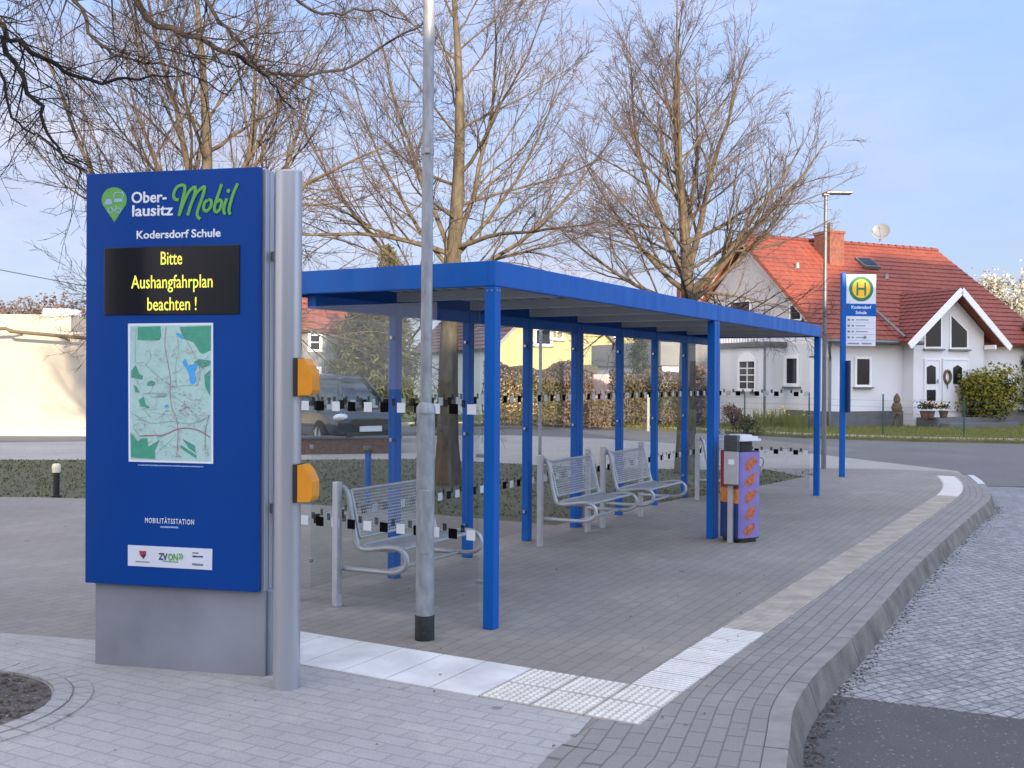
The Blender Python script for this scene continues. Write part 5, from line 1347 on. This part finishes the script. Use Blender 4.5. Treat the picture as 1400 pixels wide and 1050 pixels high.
# blossoming tree
bt = A(1372, 560, 50); bt.z = -.05
rng = random.Random(61); root = thing('blossom_tree', 'round pale blossoming tree behind the white house', 'tree', bt)
tm = MB(); tm.tube([(0, 0, 0), (.05, 0, 2), (0, 0, 5)], [.22, .16, .05], 8); tm.build('trunk', M['bark'], root)
cm = MB(); tips = []
for k in range(18):
    az = k*2.4; an = rad(rng.uniform(15, 75)); d = Vector((math.cos(az)*math.sin(an), math.sin(az)*math.sin(an), math.cos(an)))
    grow(cm, rng, Vector((0, 0, 1.6+k*.17)), d, rng.uniform(2.0, 3.0), .05, 0, 2, (8, 6), (25, 60), .15, tips, None, .007)
for p in tips:
    for _ in range(9): cm.leaf(p+Vector((rng.gauss(0, .22), rng.gauss(0, .22), rng.gauss(0, .22))), .16, rng, 2 if rng.random() < .85 else 3)
cm.build('crown', [M['bark'], M['twig'], M['blossom'], M['hedge_g']], root)

# ------------------------------------------------------------------ far left: cream hall, rail, woods
wl = A(-160, 589, 30.8); wr = A(420, 587, 31.6); wl.z = wr.z = -.1
ch = thing('cream_hall', 'sunlit cream rendered hall wall beyond the road', 'building', wl, math.atan2(wr.y-wl.y, wr.x-wl.x))
crz = math.atan2(wr.y-wl.y, wr.x-wl.x); cw = local_hit(wl, crz, 98, 500, 1, 0).x
ztop = local_hit(wl, crz, 60, 457, 1, 0).z; ztop2 = local_hit(wl, crz, 60, 430, 1, 2.5).z; cw2 = local_hit(wl, crz, 97, 450, 1, 2.5).x
mb = MB(); mb.box(-8, (wr-wl).length*.80, 0, .3, -.2, ztop); mb.build('wall', M['render_cream'], ch)
mb = MB(); mb.box(-8, (wr-wl).length*.80, -.02, .32, ztop+.002, ztop+.07); mb.build('coping', M['stone'], ch)
mb = MB(); mb.box(-8, cw2, 2.5, 12, -.2, ztop2); mb.build('upper_wall', M['render_cream'], ch)
mb = MB(); mb.box(cw2-1.25, cw2-.35, 3.5, 4.5, ztop2+.002, ztop2+.25); mb.build('roof_box', M['render_trim'], ch)
mb = MB(); mb.box(-8, (wr-wl).length*.8, -.45, -.003, -.2, .18); mb.build('base_course', M['stone'], ch)
h0 = A(-60, 452, 29.9); h1 = A(8, 449, 29.9); h2 = A(14, 453, 29.9); h3 = A(125, 463, 30.3)
rl_ = thing('handrail', 'brown pipe rail sloping along the top of the cream wall', 'handrail', (h2.x, h2.y, 0))
o_ = Vector((h2.x, h2.y, 0))
mb = MB(); mb.tube([h0-o_, h1-o_, h2-o_, h3-o_], .05, 8); mb.build('rail', M['wreath'], rl_)
for p in (h1, h2.lerp(h3, .55)): mb = MB(); mb.bar(p-o_, p-o_+Vector((0, .95, -.1)), .05, .05); mb.build('rail_bracket', M['wreath'], rl_)
mb = MB(); ca = A(-30, 363, 45); cc = A(420, 436, 45)
mb.tube([ca.lerp(cc, t/12)+Vector((0, 0, -.5*math.sin(PI*t/12)*.3)) for t in range(13)], .018, 4)
tag(mb.build('overhead_cable', M['cable']), 'thin dark overhead cable sloping across the sky left of the pylon', 'cable')
rng = random.Random(90)
mb = MB()
hp = [(-260, 190), (-140, 180), (-60, 186), (20, 200), (120, 220)]
rows = 10
prof = lambda x: -.3+(11.9+.8*math.sin(x*.021)+.4*math.sin(x*.09))*min(1, max(0, (-18-x)/35))
vs = []; fs = []; nx = 60
for j in range(2):
    for i in range(nx+1):
        x = -300+i*9; vs.append((x, 185 if j else 110, prof(x) if j else -.3))
for i in range(nx): fs.append((i, i+1, nx+2+i, nx+1+i))
mb.add(vs, fs); struct(mb.build('hills', M['hills']))
mb = MB()
for k in range(16000):
    x = rng.uniform(-150, -26); y = rng.uniform(150, 184); zb = (y-110)/75*(prof(x)+.3)-.3
    z = zb+rng.random()**.7*(4.2+1.2*math.sin(x*.3)+.8*math.sin(x*1.1)); mb.leaf((x, y, z), .7, rng, 0)
tag(mb.build('woods', M['woods']), 'far brown bare woods along the ridge above the cream hall', 'woods', None, 'stuff')

# ------------------------------------------------------------------ parked car
cpos = Vector((-4.22, 24.9, 0)); cpos.z = -.03
car = thing('parked_car', 'dark blue estate car parked beyond the lawn, seen through the end glass', 'car', cpos, rad(-60)); car.scale = (1, 1, 1.08)
def loft(mb, secs, mi=0):
    n = len(secs[0]); o = len(mb.v)
    for s in secs: mb.v.extend(s)
    for i in range(len(secs)-1):
        for j in range(n): mb.f.append((o+i*n+j, o+i*n+(j+1) % n, o+(i+1)*n+(j+1) % n, o+(i+1)*n+j)); mb.mi.append(mi); mb.sm.append(True)
    mb.f.append(tuple(o+j for j in range(n))[::-1]); mb.mi.append(mi); mb.sm.append(True)
    mb.f.append(tuple(o+(len(secs)-1)*n+j for j in range(n))); mb.mi.append(mi); mb.sm.append(True)
def sec(x, hw_, zb, zt, k=.12):
    return [(x, -hw_, zb+k), (x, -hw_*1.0, zt-k), (x, -hw_+k, zt), (x, hw_-k, zt), (x, hw_, zt-k), (x, hw_, zb+k), (x, hw_-k, zb), (x, -hw_+k, zb)]
mb = MB(); loft(mb, [sec(-2.20, .72, .40, .92), sec(-2.12, .84, .30, 1.02), sec(-1.2, .90, .24, 1.03), sec(0, .91, .22, 1.01), sec(.95, .90, .24, 1.00), sec(1.6, .88, .26, .95), sec(2.05, .80, .28, .86), sec(2.22, .66, .36, .72)])
bd = mb.build('body', M['car_paint'], car); md = bd.modifiers.new('smooth', 'SUBSURF'); md.levels = md.render_levels = 2
def csec(x, hw0, hw1, z0, z1): return [(x, -hw0, z0), (x, -hw1, z1-.05), (x, -hw1+.1, z1), (x, hw1-.1, z1), (x, hw1, z1-.05), (x, hw0, z0)]
mb = MB(); loft(mb, [csec(-2.08, .78, .70, 1.0, 1.06), csec(-1.75, .80, .64, 1.0, 1.50), csec(-.6, .82, .66, 1.0, 1.60), csec(.15, .82, .65, 1.0, 1.56), csec(.55, .80, .64, .99, 1.36), csec(1.15, .78, .70, .96, 1.01)]); mb.build('cabin_glass', M['car_glass'], car)
mb = MB(); loft(mb, [[(x, -hw_, z-.03), (x, -hw_+.1, z+.02), (x, hw_-.1, z+.02), (x, hw_, z-.03)] for x, hw_, z in ((-1.80, .63, 1.49), (-.6, .665, 1.605), (.1, .66, 1.575), (.25, .62, 1.53))])
for sgn in (-1, 1):
    for (xa, za), (xb, zb_) in (((.2, 1.54), (1.1, 1.0)), ((-.55, 1.58), (-.6, 1.0)), ((-1.7, 1.48), (-2.0, 1.02))): mb.bar((xa, sgn*.665, za), (xb, sgn*.80, zb_), .05, .06)
mb.build('roof', M['car_paint'], car)
for x in (-1.35, 1.38):
    for sgn in (-1, 1):
        mb = MB(); y = sgn*.80; mb.tube([(x, y-.11, .33), (x, y-.10, .33), (x, y+.10, .33), (x, y+.11, .33)], [.28, .33, .33, .28], 24); w_ = mb.build('wheel', M['tyre'], car)
        mb = MB(); yo = y+sgn*.115
        mb.tube([(x, yo-.01*sgn, .33), (x, yo, .33)], .20, 20)
        for k in range(5): a = k*1.257; mb.bar((x, yo+sgn*.01, .33), (x+.2*math.cos(a), yo+sgn*.01, .33+.2*math.sin(a)), .05, .02)
        mb.build('rim', M['rim'], w_)
for sgn in (-1, 1):
    mb = MB(); mb.ball((2.02, sgn*.60, .73), .15, .19, .085, 12); mb.build('headlight', M['lens'], car)
    mb = MB(); mb.ball((.85, sgn*.98, 1.02), .08, .12, .08, 10); mb.build('mirror', M['car_paint'], car)
mb = MB(); mb.box(2.19, 2.24, -.42, .42, .58, .70); mb.box(2.19, 2.23, -.55, .55, .34, .44); mb.build('grille', M['black'], car, .01)
mb = MB(); mb.box(2.25, 2.265, -.26, .26, .45, .56); mb.build('number_plate', M['plate'], car)

# ------------------------------------------------------------------ unseen building added behind the viewpoint, outline shaped to cast the evening shade
YC = -14.0
sc = thing('shade_building', 'long plain unseen building added behind the viewpoint to cast the shade', 'building', (0, YC, 0))
mb = MB(); mb.box(-22, 13.2, -10, 0, -.3, 7.5); mb.box(13.2, 19.2, -10, 0, -.3, 9.0); mb.box(19.2, 26.6, -10, 0, -.3, 7.1)
mb.platexz([(26.6, -.3), (43.5, -.3), (43.5, 12.0), (39.6, 16.9), (34.6, 16.85), (26.6, 11.6)], -10, 0); mb.build('wall', M['render_cream'], sc)
for k in range(14):
    for z in (1.0, 4.4):
        mb = MB(); x = -20+k*2.4; mb.box(x, x+1.4, .002, .05, z, z+1.7); w_ = mb.build('window', M['render_trim'], sc); mb = MB(); mb.box(x+.08, x+1.32, .051, .06, z+.08, z+1.62); mb.build('pane', M['window_dark'], w_)
